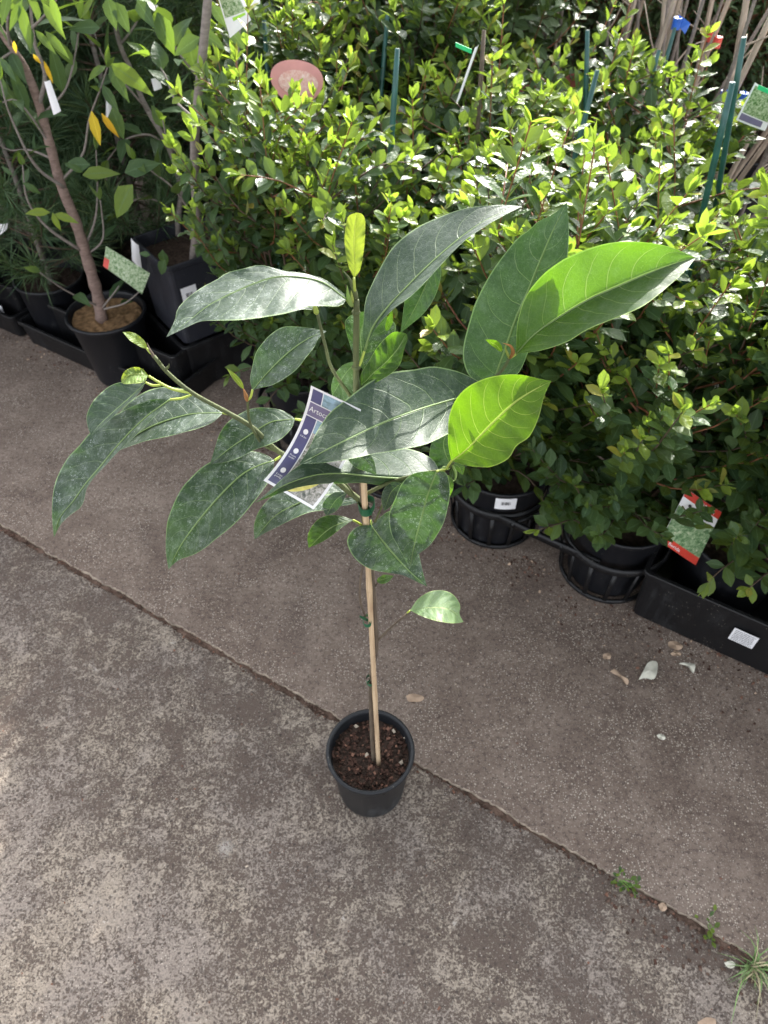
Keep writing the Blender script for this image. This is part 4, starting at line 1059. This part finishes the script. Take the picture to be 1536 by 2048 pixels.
tbranch([(120, 365, 1.72), (165, 310, 1.74), (178, 240, 1.76), (200, 180, 1.76), (215, 135, 1.76)], .0035, .0015, t, store=blv, gap=.2, start=.8, mat='trunk_b')
tbranch([(195, 612, 1.70), (130, 580, 1.62), (80, 545, 1.56)], .003, .0012, t, store=blv, gap=.3)
tbranch([(205, 615, 1.70), (225, 590, 1.70), (238, 572, 1.70)], .0028, .0015, t, store=blv, gap=.5, tipn=0)
tbranch([(208, 618, 1.70), (250, 606, 1.70), (285, 578, 1.72)], .0028, .0015, t, store=blv, gap=.5, tipn=0)
tbranch([(78, 212, 1.74), (90, 150, 1.73), (70, 90, 1.72), (62, 30, 1.72), (60, -40, 1.72)], .0055, .002, t, store=blv, gap=.03, L=.11, W=.030)
tbranch([(60, 60, 1.72), (90, 30, 1.68), (120, -10, 1.66)], .003, .0015, t, store=blv, gap=.028, L=.11, W=.032, start=.1)
tbranch([(20, 95, 1.76), (15, 50, 1.72), (20, 10, 1.70)], .004, .002, t, store=blv, gap=.03, L=.10, W=.030, start=.1)
def lf(px, tip, up=(0, -.3, 1), W=.3, y=.3, curl=.5):
    a = PY(*px); b = PY(*tip); d = b - a; return (a, d, Vector(up), d.length * 1.02, d.length * W, y, .7, curl)
tbranch([(100, 290, 1.73), (60, 230, 1.70), (30, 200, 1.68), (5, 205, 1.66)], .003, .0015, t, store=blv, gap=.03, L=.085, W=.028, start=.2)
tbranch([(85, 230, 1.74), (130, 180, 1.76), (150, 110, 1.78), (160, 40, 1.78)], .003, .0015, t, store=blv, gap=.032, L=.09, W=.028, start=.3)
tbranch([(110, 320, 1.73), (60, 300, 1.76), (20, 300, 1.78), (-20, 280, 1.78)], .003, .0012, t, store=blv, gap=.035, L=.06, W=.025, start=.3)
tbranch([(30, 100, 1.76), (-10, 130, 1.72), (-30, 180, 1.70)], .003, .0012, t, store=blv, gap=.03, L=.09, W=.03, start=.1)
# hanging lance leaves and the yellowing ones, placed where they hang
for a, b, y in (((45, 0, 1.6), (15, 60, 1.57), .3), ((40, 5, 1.6), (60, 100, 1.56), .5), ((85, 5, 1.58), (130, 75, 1.54), .6), ((62, 55, 1.6), (58, 105, 1.56), .3), ((70, 60, 1.6), (110, 105, 1.57), .5), ((90, 62, 1.6), (138, 115, 1.57), .5),
                ((0, 115, 1.6), (30, 160, 1.56), .0), ((100, -10, 1.5), (125, 68, 1.48), .5), ((20, -20, 1.6), (0, 50, 1.55), .2)):
    blv.append(lf(a, b, (.2, -.7, .6), .27, y, .3))
for a, b, y in (((212, 132, 1.70), (172, 148, 1.66), .45), ((222, 128, 1.70), (292, 170, 1.64), .8), ((220, 132, 1.70), (248, 190, 1.64), .35), ((205, 170, 1.70), (232, 218, 1.66), .1), ((198, 168, 1.72), (185, 150, 1.72), .1),
                ((100, 425, 1.6), (45, 420, 1.58), .9), ((110, 428, 1.6), (150, 440, 1.58), .8), ((105, 425, 1.6), (118, 465, 1.58), .9), ((165, 350, 1.65), (225, 335, 1.63), .6), ((165, 345, 1.65), (135, 325, 1.63), .3),
                ((25, 350, 1.6), (0, 330, 1.6), .1), ((45, 365, 1.6), (85, 388, 1.6), .05)):
    blv.append(lf(a, b, (0, -.7, .7), .36, y, .9))
leafset('foliage', t, 'tree_leaf', blv)
yl = [lf((183, 222, 1.68), (200, 292, 1.66), (0, -1, .1), .36, .2, .1), lf((203, 226, 1.68), (236, 278, 1.66), (0, -1, .3), .27, .9, .5), lf((66, 108, 1.66), (82, 128, 1.66), (0, -1, .2), .45, .9, .1), lf((88, 122, 1.66), (106, 168, 1.66), (0, -1, .2), .25, .9, .1), lf((28, 82, 1.7), (32, 108, 1.7), (0, -1, .2), .4, .8, .1)]
leafset('yellow_leaves', t, 'yellow_leaf', yl)

# ------------------------------------------------------------------ square planter with the grey-trunked tree
pc = cc + a1 * (.105) + a2 * (.105) + Vector((0, 0, .0))
t = thing('planter_tree', 'tall tree with smooth grey trunk in a square black planter bearing a white sticker', 'potted tree', pc + Vector((0, 0, .01)))
mb = MB(); open_box(mb, pc, a1, a2, .099, .099, .23, .148, .004, .004, .003)
obj('pot', mb, M['bag'], t)
mb = MB(); mb.grid([[pc + a1 * .093 * (x / 5 - 1) + a2 * .093 * (y / 5 - 1) + Vector((0, 0, .345 + .006 * noise.noise(Vector((x * .9, y * .9, 1))))) for x in range(11)] for y in range(11)]); obj('soil', mb, M['soil'], t, True)
sticker(t, PY(379, 588, pc.y - .115) , a1, Vector((0, 0, -1)), .042, .042)
glv = []
mb = MB(); P = cat_rom([PY(*a) for a in ((385, 545, 1.74), (393, 440, 1.69), (389, 330, 1.64), (392, 240, 1.61), (402, 140, 1.60), (412, 40, 1.60), (418, -30, 1.60))], 34)
mb.tube(P, [(.0115 - .0035 * i / 33) * (1 + .03 * math.sin(i * 2.1)) for i in range(34)], 12); obj('trunk', mb, M['trunk_b'], t, True)
mb = MB(); P = cat_rom([PY(*a) for a in ((350, 530, 1.86), (357, 430, 1.87), (362, 380, 1.88), (340, 300, 1.89), (290, 210, 1.90), (262, 140, 1.90), (240, 90, 1.90), (225, 20, 1.9))], 34)
mb.tube(P, [.009 - .004 * i / 33 for i in range(34)], 10); obj('trunk', mb, M['trunk_b'], t, True)
tbranch([(390, 440, 1.75), (350, 380, 1.72), (300, 340, 1.70), (270, 320, 1.68)], .003, .0015, t, store=glv, gap=.05, L=.07, W=.034, start=.2)
tbranch([(389, 330, 1.76), (340, 290, 1.73), (325, 240, 1.72)], .003, .0015, t, store=glv, gap=.04, L=.07, W=.034, start=.1)
tbranch([(392, 250, 1.76), (440, 200, 1.75), (470, 150, 1.75), (480, 60, 1.75)], .003, .0015, t, store=glv, gap=.04, L=.075, W=.04, start=.1)
tbranch([(400, 160, 1.77), (360, 110, 1.75), (330, 60, 1.74), (310, 10, 1.72)], .003, .0015, t, store=glv, gap=.035, L=.085, W=.045, start=.1)
tbranch([(300, 225, 1.9), (260, 180, 1.86), (210, 120, 1.85), (180, 40, 1.85)], .003, .0015, t, store=glv, gap=.035, L=.085, W=.045, start=.3)
tbranch([(340, 300, 1.89), (300, 270, 1.86), (250, 280, 1.84), (215, 320, 1.83)], .003, .0015, t, store=glv, gap=.035, L=.07, W=.034, start=.2)
tbranch([(357, 430, 1.87), (310, 400, 1.84), (270, 400, 1.82), (235, 430, 1.80)], .003, .0015, t, store=glv, gap=.04, L=.065, W=.032, start=.2)
tbranch([(392, 240, 1.61), (350, 200, 1.66), (330, 150, 1.70), (300, 110, 1.72)], .003, .0015, t, store=glv, gap=.035, L=.075, W=.036, start=.2)
tbranch([(240, 90, 1.9), (270, 50, 1.88), (290, 0, 1.88)], .003, .0015, t, store=glv, gap=.03, L=.085, W=.04, start=.1)
for a, b, y in (((215, -5, 1.7), (228, 55, 1.66), 0), ((232, 5, 1.7), (255, 62, 1.66), 0), ((275, 0, 1.7), (305, 50, 1.66), 0), ((200, 55, 1.75), (135, 50, 1.72), .05), ((315, 25, 1.7), (348, 115, 1.68), .3), ((400, 75, 1.68), (340, 105, 1.66), 0), ((405, 65, 1.68), (450, 95, 1.66), 0),
                ((425, 10, 1.66), (455, 55, 1.64), 0), ((460, 60, 1.66), (492, 100, 1.64), 0), ((225, 215, 1.7), (245, 285, 1.68), 0), ((400, 190, 1.7), (345, 200, 1.7), .1), ((265, 370, 1.6), (218, 440, 1.58), .55), ((380, 250, 1.64), (362, 212, 1.64), .6),
                ((180, 330, 1.66), (120, 325, 1.66), .05), ((250, 345, 1.65), (315, 320, 1.65), .1), ((400, 230, 1.66), (400, 205, 1.66), .8), ((325, 500, 1.62), (330, 540, 1.62), .1), ((300, 510, 1.6), (275, 505, 1.6), .1), ((330, 520, 1.6), (315, 555, 1.6), .3)):
    glv.append(lf(a, b, (0, -.75, .6), .46, y, .6))
leafset('foliage', t, 'tree_leaf', glv, 'ovate')

# ------------------------------------------------------------------ pines and dark small-leaved background plants
def make_pine(seed, h, r, nb):
    rng = random.Random(seed); t = thing('potted_pine', '-', 'potted pine')
    p = obj('pot', pot_mesh((0, 0, 0), .19, .08, .095, .006, 28), M['pot'], t, True); obj('soil', soil_mesh((0, 0), .088, .165, .004, seed), M['soil'], p, True)
    tr = MB(); tr.tube([(0, 0, .16), (.01, 0, h * .5), (0, .01, h)], [.009, .007, .003], 7); obj('trunk', tr, M['trunk_b'], t, True)
    nd = []; bb = MB()
    for i in range(nb):
        f = rng.random(); az = rng.uniform(0, 6.283); z = .2 + (h - .25) * f; ln = r * (1.1 - .6 * f) * rng.uniform(.6, 1.1)
        d = Vector((math.cos(az), math.sin(az), 0)); A = Vector((0, 0, z)); B = A + d * ln * .6 + Vector((0, 0, ln * .15)); D = A + d * ln + Vector((0, 0, ln * .55))
        P = cat_rom([A, B, D], 8); bb.tube(P, [.003, .001], 4, 0, False)
        for k in range(150):
            q = .2 + .8 * rng.random(); kk = min(6, int(q * 7)); a = P[kk].lerp(P[kk + 1], q * 7 - kk); dd = (P[kk + 1] - P[kk]).normalized()
            nd.append((a, (dd * 1.0 + rv(rng, .48)).normalized(), rv(rng, 1).normalized(), rng.uniform(.055, .11), .0021, .25 * rng.random() + (.5 if rng.random() < .04 else 0), rng.random(), rng.uniform(-.2, .8)))
    obj('branches', bb, M['twig'], t, True); leaf_batch('needles', t, M['needle'], nd, 'lance'); return t
pines = [make_pine(31, .95, .26, 75), make_pine(32, .8, .25, 70)]
pl = [(0, (-.98, 1.93), 1.0, 'dark pine behind the trunk of the mulched tree'), (1, (-1.27, 2.02), 1.0, 'low pine at the left edge, needle tufts hanging over the low tray'), (0, (-.72, 2.08), 1.12, 'tall dark pine between the two bare trunks'),
      (1, (-1.02, 2.33), 1.35, None), (0, (-.60, 2.42), 1.3, None), (1, (-.30, 2.55), 1.35, 'dark pine with brownish needles at the top behind the shrubs'), (0, (-1.45, 2.45), 1.3, None), (1, (-1.5, 1.98), 1.05, None), (0, (-.75, 2.8), 1.4, None), (1, (-1.3, 2.8), 1.4, None), (0, (-.2, 2.95), 1.5, None)]
first = [True, True]
for k, (i, (x, y), s, lab) in enumerate(pl):
    lab = lab or 'dark pine filling the shaded top left behind the nearer trees'
    if first[i]:
        first[i] = False; o = pines[i]; o.location = (x, y, 0); o.scale = (s,) * 3; o['label'] = lab; o['group'] = 'dark pines at the upper left'; ORIG[o.name] = Vector((x, y, 0))
    else: dup(pines[i], (x, y, 0), k * 1.3, s, lab, 'dark pines at the upper left')
# low pine tufts over the left trays
random.seed(2)
dk = [make_shrub(41, .86, .30, 190, mat=M['dark_small'], L=.036, W=.012, gap=.016, young=.5), make_shrub(42, .9, .28, 130, mat=M['dark_small'], L=.06, W=.026, gap=.024, young=.3)]
fst = [True, True]; cnt = 0
for x in np.arange(-2.2, 3.2, .36):
    for jj, y in enumerate((3.15, 3.55, 4.0, 4.6, 5.4)):
        if x > .3 and jj == 0: y = 2.85
        if jj < 4 and (x > .9 + .8 * (jj + 1) or x < -1.3 - .5 * jj): continue
        if -1.6 < x < -.1 and jj < 2: continue
        i = (cnt * 7 + jj) % 2 if x < .6 else (0 if jj < 3 else 1); cnt += 1
        loc = (x + random.uniform(-.08, .08) + jj * .1, y + random.uniform(-.1, .1), 0); s = random.uniform(1.05, 1.4) + .09 * jj
        lab = 'dark dense shrub in the shadowy stock far behind the canes' if x > .45 else 'dark dense shrub in the shadowy stock beyond the rows'
        if fst[i]:
            fst[i] = False; o = dk[i]; o.location = loc; o.scale = (s,) * 3; o['label'] = lab; o['group'] = 'dark stock at the back of the yard'; ORIG[o.name] = Vector(loc)
        else: dup(dk[i], loc, random.uniform(0, 6.28), s, lab, 'dark stock at the back of the yard')

for x, y, s_, lab in ((.26, 2.25, 1.1, 'grey-green broad-leaved shrub at the top, left of the bare saplings'), (.10, 2.45, 1.3, 'dusky shrub at the very top above the dark brown stem')):
    dup(dk[1], (x, y, 0), x * 9, s_, lab, 'dark stock at the back of the yard')

# ------------------------------------------------------------------ bare staked saplings at the upper right
rng = random.Random(77)
spots = [(1105, 1), (1165, 0), (1222, 0), (1238, 0), (1312, 0), (1330, 0), (1420, 0), (1492, 0), (1250, 0), (1285, 1), (1345, 2), (1372, 0), (1395, 1), (1440, 2), (1475, 1), (1512, 0), (1560, 1)]
for k, (u, ty) in enumerate(spots):
    Y = 1.95 + .6 * rng.random(); vb = 190
    b = PY(u - 25, vb, Y); base = Vector((b.x, b.y, 0)); lean = Vector((rng.gauss(.03, .09), rng.gauss(0, .06), 0))
    col = {0: 'plain', 1: 'a blue tape', 2: 'a red tag'}[ty]
    t = thing('staked_sapling', 'bare sapling tied to a weathered cane at the upper right' + ('' if ty == 0 else (', marked with blue tape' if ty == 1 else ', marked with red tape')), 'sapling', base, 'bare staked saplings')
    p = obj('pot', pot_mesh(base, .20, .08, .095, .006, 20), M['pot'], t, True); obj('soil', soil_mesh(base, .088, .17, .003, k), M['soil'], p, True)
    H = rng.uniform(1.15, 1.5); top = base + lean * 2 + Vector((0, 0, H)); cr = rng.uniform(.0055, .0085)
    mb = MB(); mb.tube(cat_rom([base + Vector((0, 0, .1)), base.lerp(top, .5) + rv(rng, .006), top], 12), [cr, cr * .8], 7); obj('cane', mb, M['grey_cane'], t, True)
    o2 = base + Vector((.03, -.02, 0)); mb = MB(); tp = o2 + lean * 1.4 + Vector((rng.gauss(0, .14), 0, H * .95))
    P = cat_rom([o2 + Vector((0, 0, .16)), o2.lerp(tp, .5) + rv(rng, .02), tp], 14); mb.tube(P, [.0065, .0032], 7)
    obj('trunk', mb, M['trunk_b'], t, True); mb = MB()
    for q in range(4):
        i = rng.randint(3, 11); d = Vector((rng.gauss(0, .12), rng.gauss(0, .08), rng.uniform(.05, .16))); mb.tube(cat_rom([P[i], P[i] + d * .5 + rv(rng, .01), P[i] + d], 5), [.0025, .0012], 5)
    obj('twigs', mb, M['grey_cane'], t, True)
    if ty:
        z = base + lean * 1.2 + Vector((.01, -.012, rng.uniform(.62, .8))); mb = MB()
        mb.tube([z - Vector((0, 0, .012)), z + Vector((0, 0, .012))], .0105, 10); w1 = Vector((rng.uniform(-.02, .02), -.006, -.016))
        mb.grid([[z, z + Vector((0, 0, .018))], [z + w1 * .6, z + w1 * .6 + Vector((.004, 0, .02))], [z + w1 * 1.3, z + w1 * 1.2 + Vector((.01, .004, .02))]])
        obj('tape', mb, M['blue' if ty == 1 else 'redtape'], t)

# ------------------------------------------------------------------ hanging plant labels
def hang_label(pts, Y, lab, mats, bands, name='plant_label', grp=None, tie_to=None):
    """pts: TL,TR,BR,BL in the picture; Y distance (or list of four)"""
    if not isinstance(Y, (list, tuple)): Y = [Y] * 4
    c = [PY(p[0], p[1], y) for p, y in zip(pts, Y)]
    nn = (c[1] - c[0]).cross(c[3] - c[0]).normalized()
    if nn.y > 0: nn = -nn
    S = lambda a, b, l=0: (c[0] * (1 - a) + c[1] * a) * (1 - b) + (c[3] * (1 - a) + c[2] * a) * b + nn * (l + .004 * math.sin(a * 3.1) * (1 - b * .4))
    t = thing(name, lab, 'plant label', c[0], grp)
    mb = MB(); patch(mb, S, 0, 0, 1, 1, 0, 0, 8, 8); patch(mb, S, 0, 0, 1, 1, 0, -.0005, 8, 8); obj('card', mb, M[mats[0]], t)
    for i, (a0, b0, a1_, b1_, m) in enumerate(bands):
        mb = MB(); patch(mb, S, a0, b0, a1_, b1_, 0, .0006, 4, 4); obj('print', mb, M[m], t)
    if tie_to:
        mb = MB(); mb.tube([c[0].lerp(c[1], .5), PY(*tie_to)], .0008, 5); obj('tie', mb, M['white'], t)
    return t, S
t, S = hang_label(((1374, 978), (1443, 1024), (1391, 1130), (1320, 1082)), [.845, .84, .812, .817], 'red and white printed label with blossom picture leaning at the deep right tray', ('white',),
    [(0, 0, 1, .13, 'red'), (0, .29, 1, .86, 'photo_bloom'), (0, .86, 1, 1, 'red')])
mb = MB()
def Sl(a, b, l=0): return S(a, b, l + .0006)
put_text(mb, 'GARDENIA', Sl, .30, .105, .07, 1.5, width=.52); obj('lettering', mb, M['white'], t); mb = MB(); put_text(mb, 'florida', Sl, .18, .965, .06, 1.5, width=.3); obj('lettering', mb, M['white'], t)
mb = MB()
for a in (.22, .43, .63, .84):
    i0 = len(mb.v)
    for i in range(14): q = 2 * math.pi * i / 14; mb.vert(Sl(a + .042 * math.cos(q), .205 + .03 * math.sin(q), .0006))
    mb.face([i0 + i for i in range(14)])
obj('print', mb, M['ink'], t)
hang_label(((212, 492), (300, 547), (284, 588), (206, 532)), [1.66, 1.66, 1.63, 1.63], 'green leafy picture label with red strip hanging above the mulched pot', ('photo_leaf',), [(0, .55, .12, 1, 'redtape'), (.14, .05, .98, .95, 'photo_leaf')])
hang_label(((262, 476), (277, 490), (284, 540), (264, 520)), 1.72, 'narrow white label standing behind the green picture label', ('white',), [])
hang_label(((428, -30), (478, -12), (502, 40), (460, 76)), 1.62, 'white and green picture label at the top, beside the grey trunk', ('white',), [(.06, .05, .94, .62, 'photo_leaf'), (.35, .66, .9, .74, 'lime_print')])
hang_label(((478, -20), (520, -20), (520, 8), (478, 14)), 1.66, 'white label cut by the top edge of the photo', ('white',), [])
hang_label(((88, 163), (100, 160), (122, 222), (107, 230)), 1.62, 'long white label hanging beside the reddish grey trunk', ('white',), [])
hang_label(((302, 158), (318, 152), (324, 176), (308, 182)), 1.80, 'small white label in the shade between the two trunks', ('white',), [])
hang_label(((212, 200), (222, 200), (224, 235), (212, 235)), 1.85, 'narrow white label behind the yellow leaves', ('white',), [])
hang_label(((84, 578), (106, 580), (118, 612), (97, 614)), 1.90, 'white barcode label on a pot inside the left crate', ('white',), [(.3, .35, .7, .62, 'ink')])
hang_label(((0, 448), (16, 446), (14, 458), (0, 470)), 1.85, 'pale label at the left edge among the pine needles', ('white',), [])
hang_label(((1510, 165), (1560, 195), (1530, 262), (1472, 240)), 1.45, 'green picture label with white edge at the right edge', ('white',), [(.05, .05, .95, .75, 'photo_leaf'), (.05, .78, .8, .95, 'mauve')])
hang_label(((950, 95), (958, 88), (920, 196), (912, 205)), 1.5, 'thin white label seen edge-on on the dark brown stem', ('white',), [])
def round_label(u, v, Y, r, lab, m='pink'):
    c = PY(u, v, Y); t = thing('round_label', lab, 'plant label', c); mb = MB()
    ux = Vector((1, .1, -.12)).normalized(); uy = Vector((.05, .45, .9)).normalized(); n0 = ux.cross(uy)
    for l in (0, -.0006):
        rows = [[c + ux * r * q * math.cos(k * math.pi / 20) + uy * r * q * .74 * math.sin(k * math.pi / 20) * (1 - .15 * math.sin(k * math.pi / 20)) + n0 * l for k in range(40)] for q in (.02, .5, 1)]
        mb.grid(rows, 0, True)
    obj('card', mb, M[m], t)
    if m == 'pink':
        n1 = -n0 if n0.y > 0 else n0
        mb = MB(); mb.grid([[c + ux * r * (.05 + q * .75 * math.cos(k * math.pi / 20)) + uy * r * (-.12 + q * .42 * math.sin(k * math.pi / 20)) + n1 * .0012 for k in range(40)] for q in (.02, .5, 1)], 0, True); obj('photo_print', mb, M['photo_pink'], t)
    return t
M['photo_pink'] = mat_photo('faded_pink_print', [(.50, .17, .14), (.62, .32, .26), (.72, .50, .42), (.80, .68, .62)], 120)
round_label(594, 158, 1.66, .054, 'large faded pink heart-shaped label among the shrub tops')
round_label(1066, 190, 1.84, .034, 'small dull red round label half hidden at the top among shrubs', 'dullred')
round_label(1152, 165, 1.92, .03, 'second dull red round label, beside a green stake', 'dullred')
# green clip tapes
for u, v, Y, lab in ((925, 97, 1.5, 'bright green plastic tie below the tall lime leaf'), (1530, 182, 1.4, 'green plastic tie above the right-edge label')):
    a = PY(u - 14, v - 8, Y); b = PY(u + 18, v + 6, Y); mb = MB(); mb.box((a + b) / 2, (b - a) / 2, Vector((0, 0, .0035)), Vector((0, .0008, 0)))
    tag(obj('plastic_tie', mb, simple('bright_green_tie', (.03, .5, .18), .4, .1, 40, 0) if 'bright_green_tie' not in bpy.data.materials else bpy.data.materials['bright_green_tie'], None), lab, 'plastic tie')

# ------------------------------------------------------------------ low shoots of the front shrubs, each belonging to its shrub
def shoot(key, pts, seed, L=.05, W=.026, gap=.032, y=.1, start=.1, tipn=3, yt=.4):
    o = shr[key]; rng = random.Random(seed)
    def f():
        P = cat_rom([PY(*a) for a in pts], 9); mb = MB(); mb.tube(P, [.0022, .001], 5); obj('shoot', mb, M['twig'], o, True)
        lv = []; twig_leaves(rng, P, lv, L, W, gap, y, tipn, start, .35, True, .9, yt); leaf_batch('shoot_leaves', o, M['lilly'], lv)
    in_frame(o, f)
shoot((1, 0), [(1180, 1070, .97), (1150, 1040, .92), (1110, 1050, .87), (1075, 1060, .84)], 1, y=.25)
shoot((1, 0), [(1190, 1060, .97), (1240, 1030, .92), (1290, 1035, .88), (1340, 1040, .85), (1385, 1050, .83)], 2, y=.2, L=.055)
shoot((1, 0), [(1180, 1060, .97), (1170, 1010, .90), (1150, 970, .86)], 3)
shoot((1, 0), [(1190, 1040, .97), (1230, 1000, .90), (1250, 960, .87)], 4)
shoot((0, 0), [(985, 950, 1.15), (1030, 940, 1.05), (1070, 970, 1.0), (1090, 1010, .97)], 5)
shoot((0, 0), [(985, 930, 1.15), (1060, 900, 1.05), (1120, 880, 1.0), (1170, 860, .98)], 6)
shoot((-2, 0), [(600, 760, 1.42), (550, 735, 1.32), (500, 735, 1.25), (460, 750, 1.22)], 7, L=.042, y=.1)
shoot((-2, 0), [(600, 780, 1.42), (570, 770, 1.30), (545, 790, 1.24), (530, 820, 1.22)], 8, L=.042, W=.024, y=.05)
shoot((-1, 0), [(760, 900, 1.28), (800, 890, 1.2), (840, 900, 1.16)], 9)
shoot((2, 0), [(1500, 1120, .86), (1470, 1120, .80), (1430, 1150, .76), (1415, 1165, .75)], 10, y=.3)
shoot((2, 0), [(1500, 1120, .86), (1490, 1100, .79), (1480, 1070, .77)], 11, y=.3)
shoot((3, 0), [(1560, 1130, .8), (1530, 1150, .74), (1500, 1175, .71)], 12, y=.3)

# ------------------------------------------------------------------ litter, weeds, grass
def dry(pts, mat, lab, z=.004, arch=.012):
    """curled dry leaf lying on the concrete; pts: outline in the picture around it"""
    P = [PZ(u, v, 0) for u, v in pts]; P = cat_rom(P + [P[0]], 25)[:-1]; c = sum(P, Vector()) / len(P); mb = MB(); ax = (P[len(P) // 2] - P[0]).normalized()
    rows = []
    for q in (0, .35, .7, 1):
        rows.append([c + (p - c) * q + Vector((0, 0, z * .3 + arch * (1 - ((p - c).dot(ax) * q / max(.001, (P[0] - c).length)) ** 2) * .6 + .0016 * q * math.sin(i * .8))) for i, p in enumerate(P)])
    mb.grid(rows, 0, True); rows2 = [[p - Vector((0, 0, .0005)) for p in r][::-1] for r in rows]; mb.grid(rows2, 0, True)
    return tag(obj('dry_leaf', mb, M[mat], None, True, c), lab, 'dry leaf', 'dry leaves on the concrete')
dry([(1277, 1360), (1285, 1345), (1295, 1328), (1313, 1325), (1314, 1340), (1306, 1362), (1290, 1358)], 'dryleaf', 'largest pale curled dry leaf on the concrete in front of the right tray')
dry([(1220, 1343), (1230, 1341), (1245, 1355), (1256, 1362), (1254, 1370), (1240, 1360)], 'dryleaf2', 'pinkish tan curled leaf left of the pale dry leaf', arch=.008)
dry([(1357, 1328), (1372, 1328), (1388, 1332), (1386, 1348), (1378, 1342), (1370, 1333)], 'dryleaf', 'small pale hooked leaf right of the pale dry leaf', arch=.008)
dry([(1336, 1285), (1352, 1285), (1365, 1295), (1352, 1302), (1338, 1296)], 'dryleaf2', 'brown dry leaf tucked against the base of the right tray', arch=.006)
dry([(1340, 1308), (1352, 1304), (1362, 1310), (1350, 1314)], 'dryleaf2', 'small tan leaf scrap just below the brown one by the tray', arch=.004)
dry([(1205, 1310), (1218, 1308), (1221, 1317), (1208, 1320)], 'dryleaf2', 'small dull brown leaf scrap left of the curled leaves', arch=.004)
dry([(1313, 1471), (1324, 1470), (1330, 1478), (1320, 1481)], 'dryleaf', 'tiny pale petal alone on the right concrete slab', arch=.004)
dry([(1316, 1810), (1326, 1806), (1333, 1818), (1322, 1824)], 'dryleaf2', 'pinkish stone-like leaf scrap beside the joint', arch=.004)
dry([(1395, 2044), (1412, 2035), (1430, 2040), (1428, 2056), (1400, 2058)], 'dryleaf2', 'reddish brown leaf at the bottom edge near the grass tuft', arch=.004)
dry([(812, 1392), (830, 1388), (848, 1396), (838, 1404), (818, 1404)], 'dryleaf2', 'dark brown leaf lying just behind the small pot', arch=.002)
dry([(1448, 1926), (1462, 1922), (1470, 1932), (1458, 1938)], 'dryleaf', 'pale leaf scrap at the foot of the grass tuft', arch=.003)
def weed(cu, cv, n, L, lab, seed):
    rng = random.Random(seed); c = PZ(cu, cv, -.004); t = thing('weed', lab, 'weed', c, 'weeds in the joint'); st = MB(); lv = []
    for i in range(n):
        a = rng.uniform(0, 6.28); d = Vector((math.cos(a), math.sin(a), rng.uniform(.3, 1.0))).normalized(); p = c + d * rng.uniform(.006, .018) + ex * rng.uniform(-.016, .016)
        st.tube([c, p], .0006, 4); l = L * rng.uniform(.7, 1.2); lv.append((p, d + Vector((0, 0, .1)), Vector((0, 0, 1)), l, l * .55, rng.uniform(.2, .7), rng.random(), .3))
    obj('stem', st, M['moss'], t); leaf_batch('leaves', t, M['tree_leaf'], lv, 'obovate')
weed(1236, 1756, 12, .011, 'small green seedling weed growing from the joint between slabs', 3)
weed(1262, 1775, 7, .010, 'tiny weed just right of the first seedling in the joint', 4)
weed(1412, 1838, 6, .013, 'upright green weed in the joint left of the grass tuft', 5)
weed(1424, 1872, 5, .011, 'small weed below the upright one, near the grass tuft', 6)
rng = random.Random(8); c = PZ(1505, 1935, -.006)
t = thing('grass_tuft', 'tuft of thin grass growing from the joint at the lower right corner', 'grass', c)
gA = MB(); gB = MB()
for i in range(60):
    a = rng.uniform(0, 6.28); L = rng.uniform(.02, .06); out = Vector((math.cos(a), math.sin(a), 0)); mb = gB if rng.random() < .3 else gA
    b0 = c + Vector((rng.gauss(0, .006), rng.gauss(0, .006), 0)); w = out.cross(Vector((0, 0, 1))) * rng.uniform(.0006, .0013)
    P = cat_rom([b0, b0 + out * L * .45 + Vector((0, 0, L * rng.uniform(.2, .6))), b0 + out * L + Vector((0, 0, max(.004, L * rng.uniform(-.1, .45))))], 6)
    mb.grid([[p - w * (1 - (k / 5) ** 2), p + w * (1 - (k / 5) ** 2)] for k, p in enumerate(P)])
P = cat_rom([c, PZ(1480, 1975, .02), PZ(1462, 2050, .004)], 8); gA.grid([[p - Vector((.0022 * (1 - k / 8), 0, 0)), p + Vector((.0022 * (1 - k / 8), 0, 0))] for k, p in enumerate(P)])
P = cat_rom([c, PZ(1520, 1970, .02), PZ(1512, 2040, .004)], 8); gB.grid([[p - Vector((.0016 * (1 - k / 8), 0, 0)), p + Vector((.0016 * (1 - k / 8), 0, 0))] for k, p in enumerate(P)])
obj('blades', gA, M['grassmat'], t); obj('dry_blades', gB, M['grass_dry'], t)
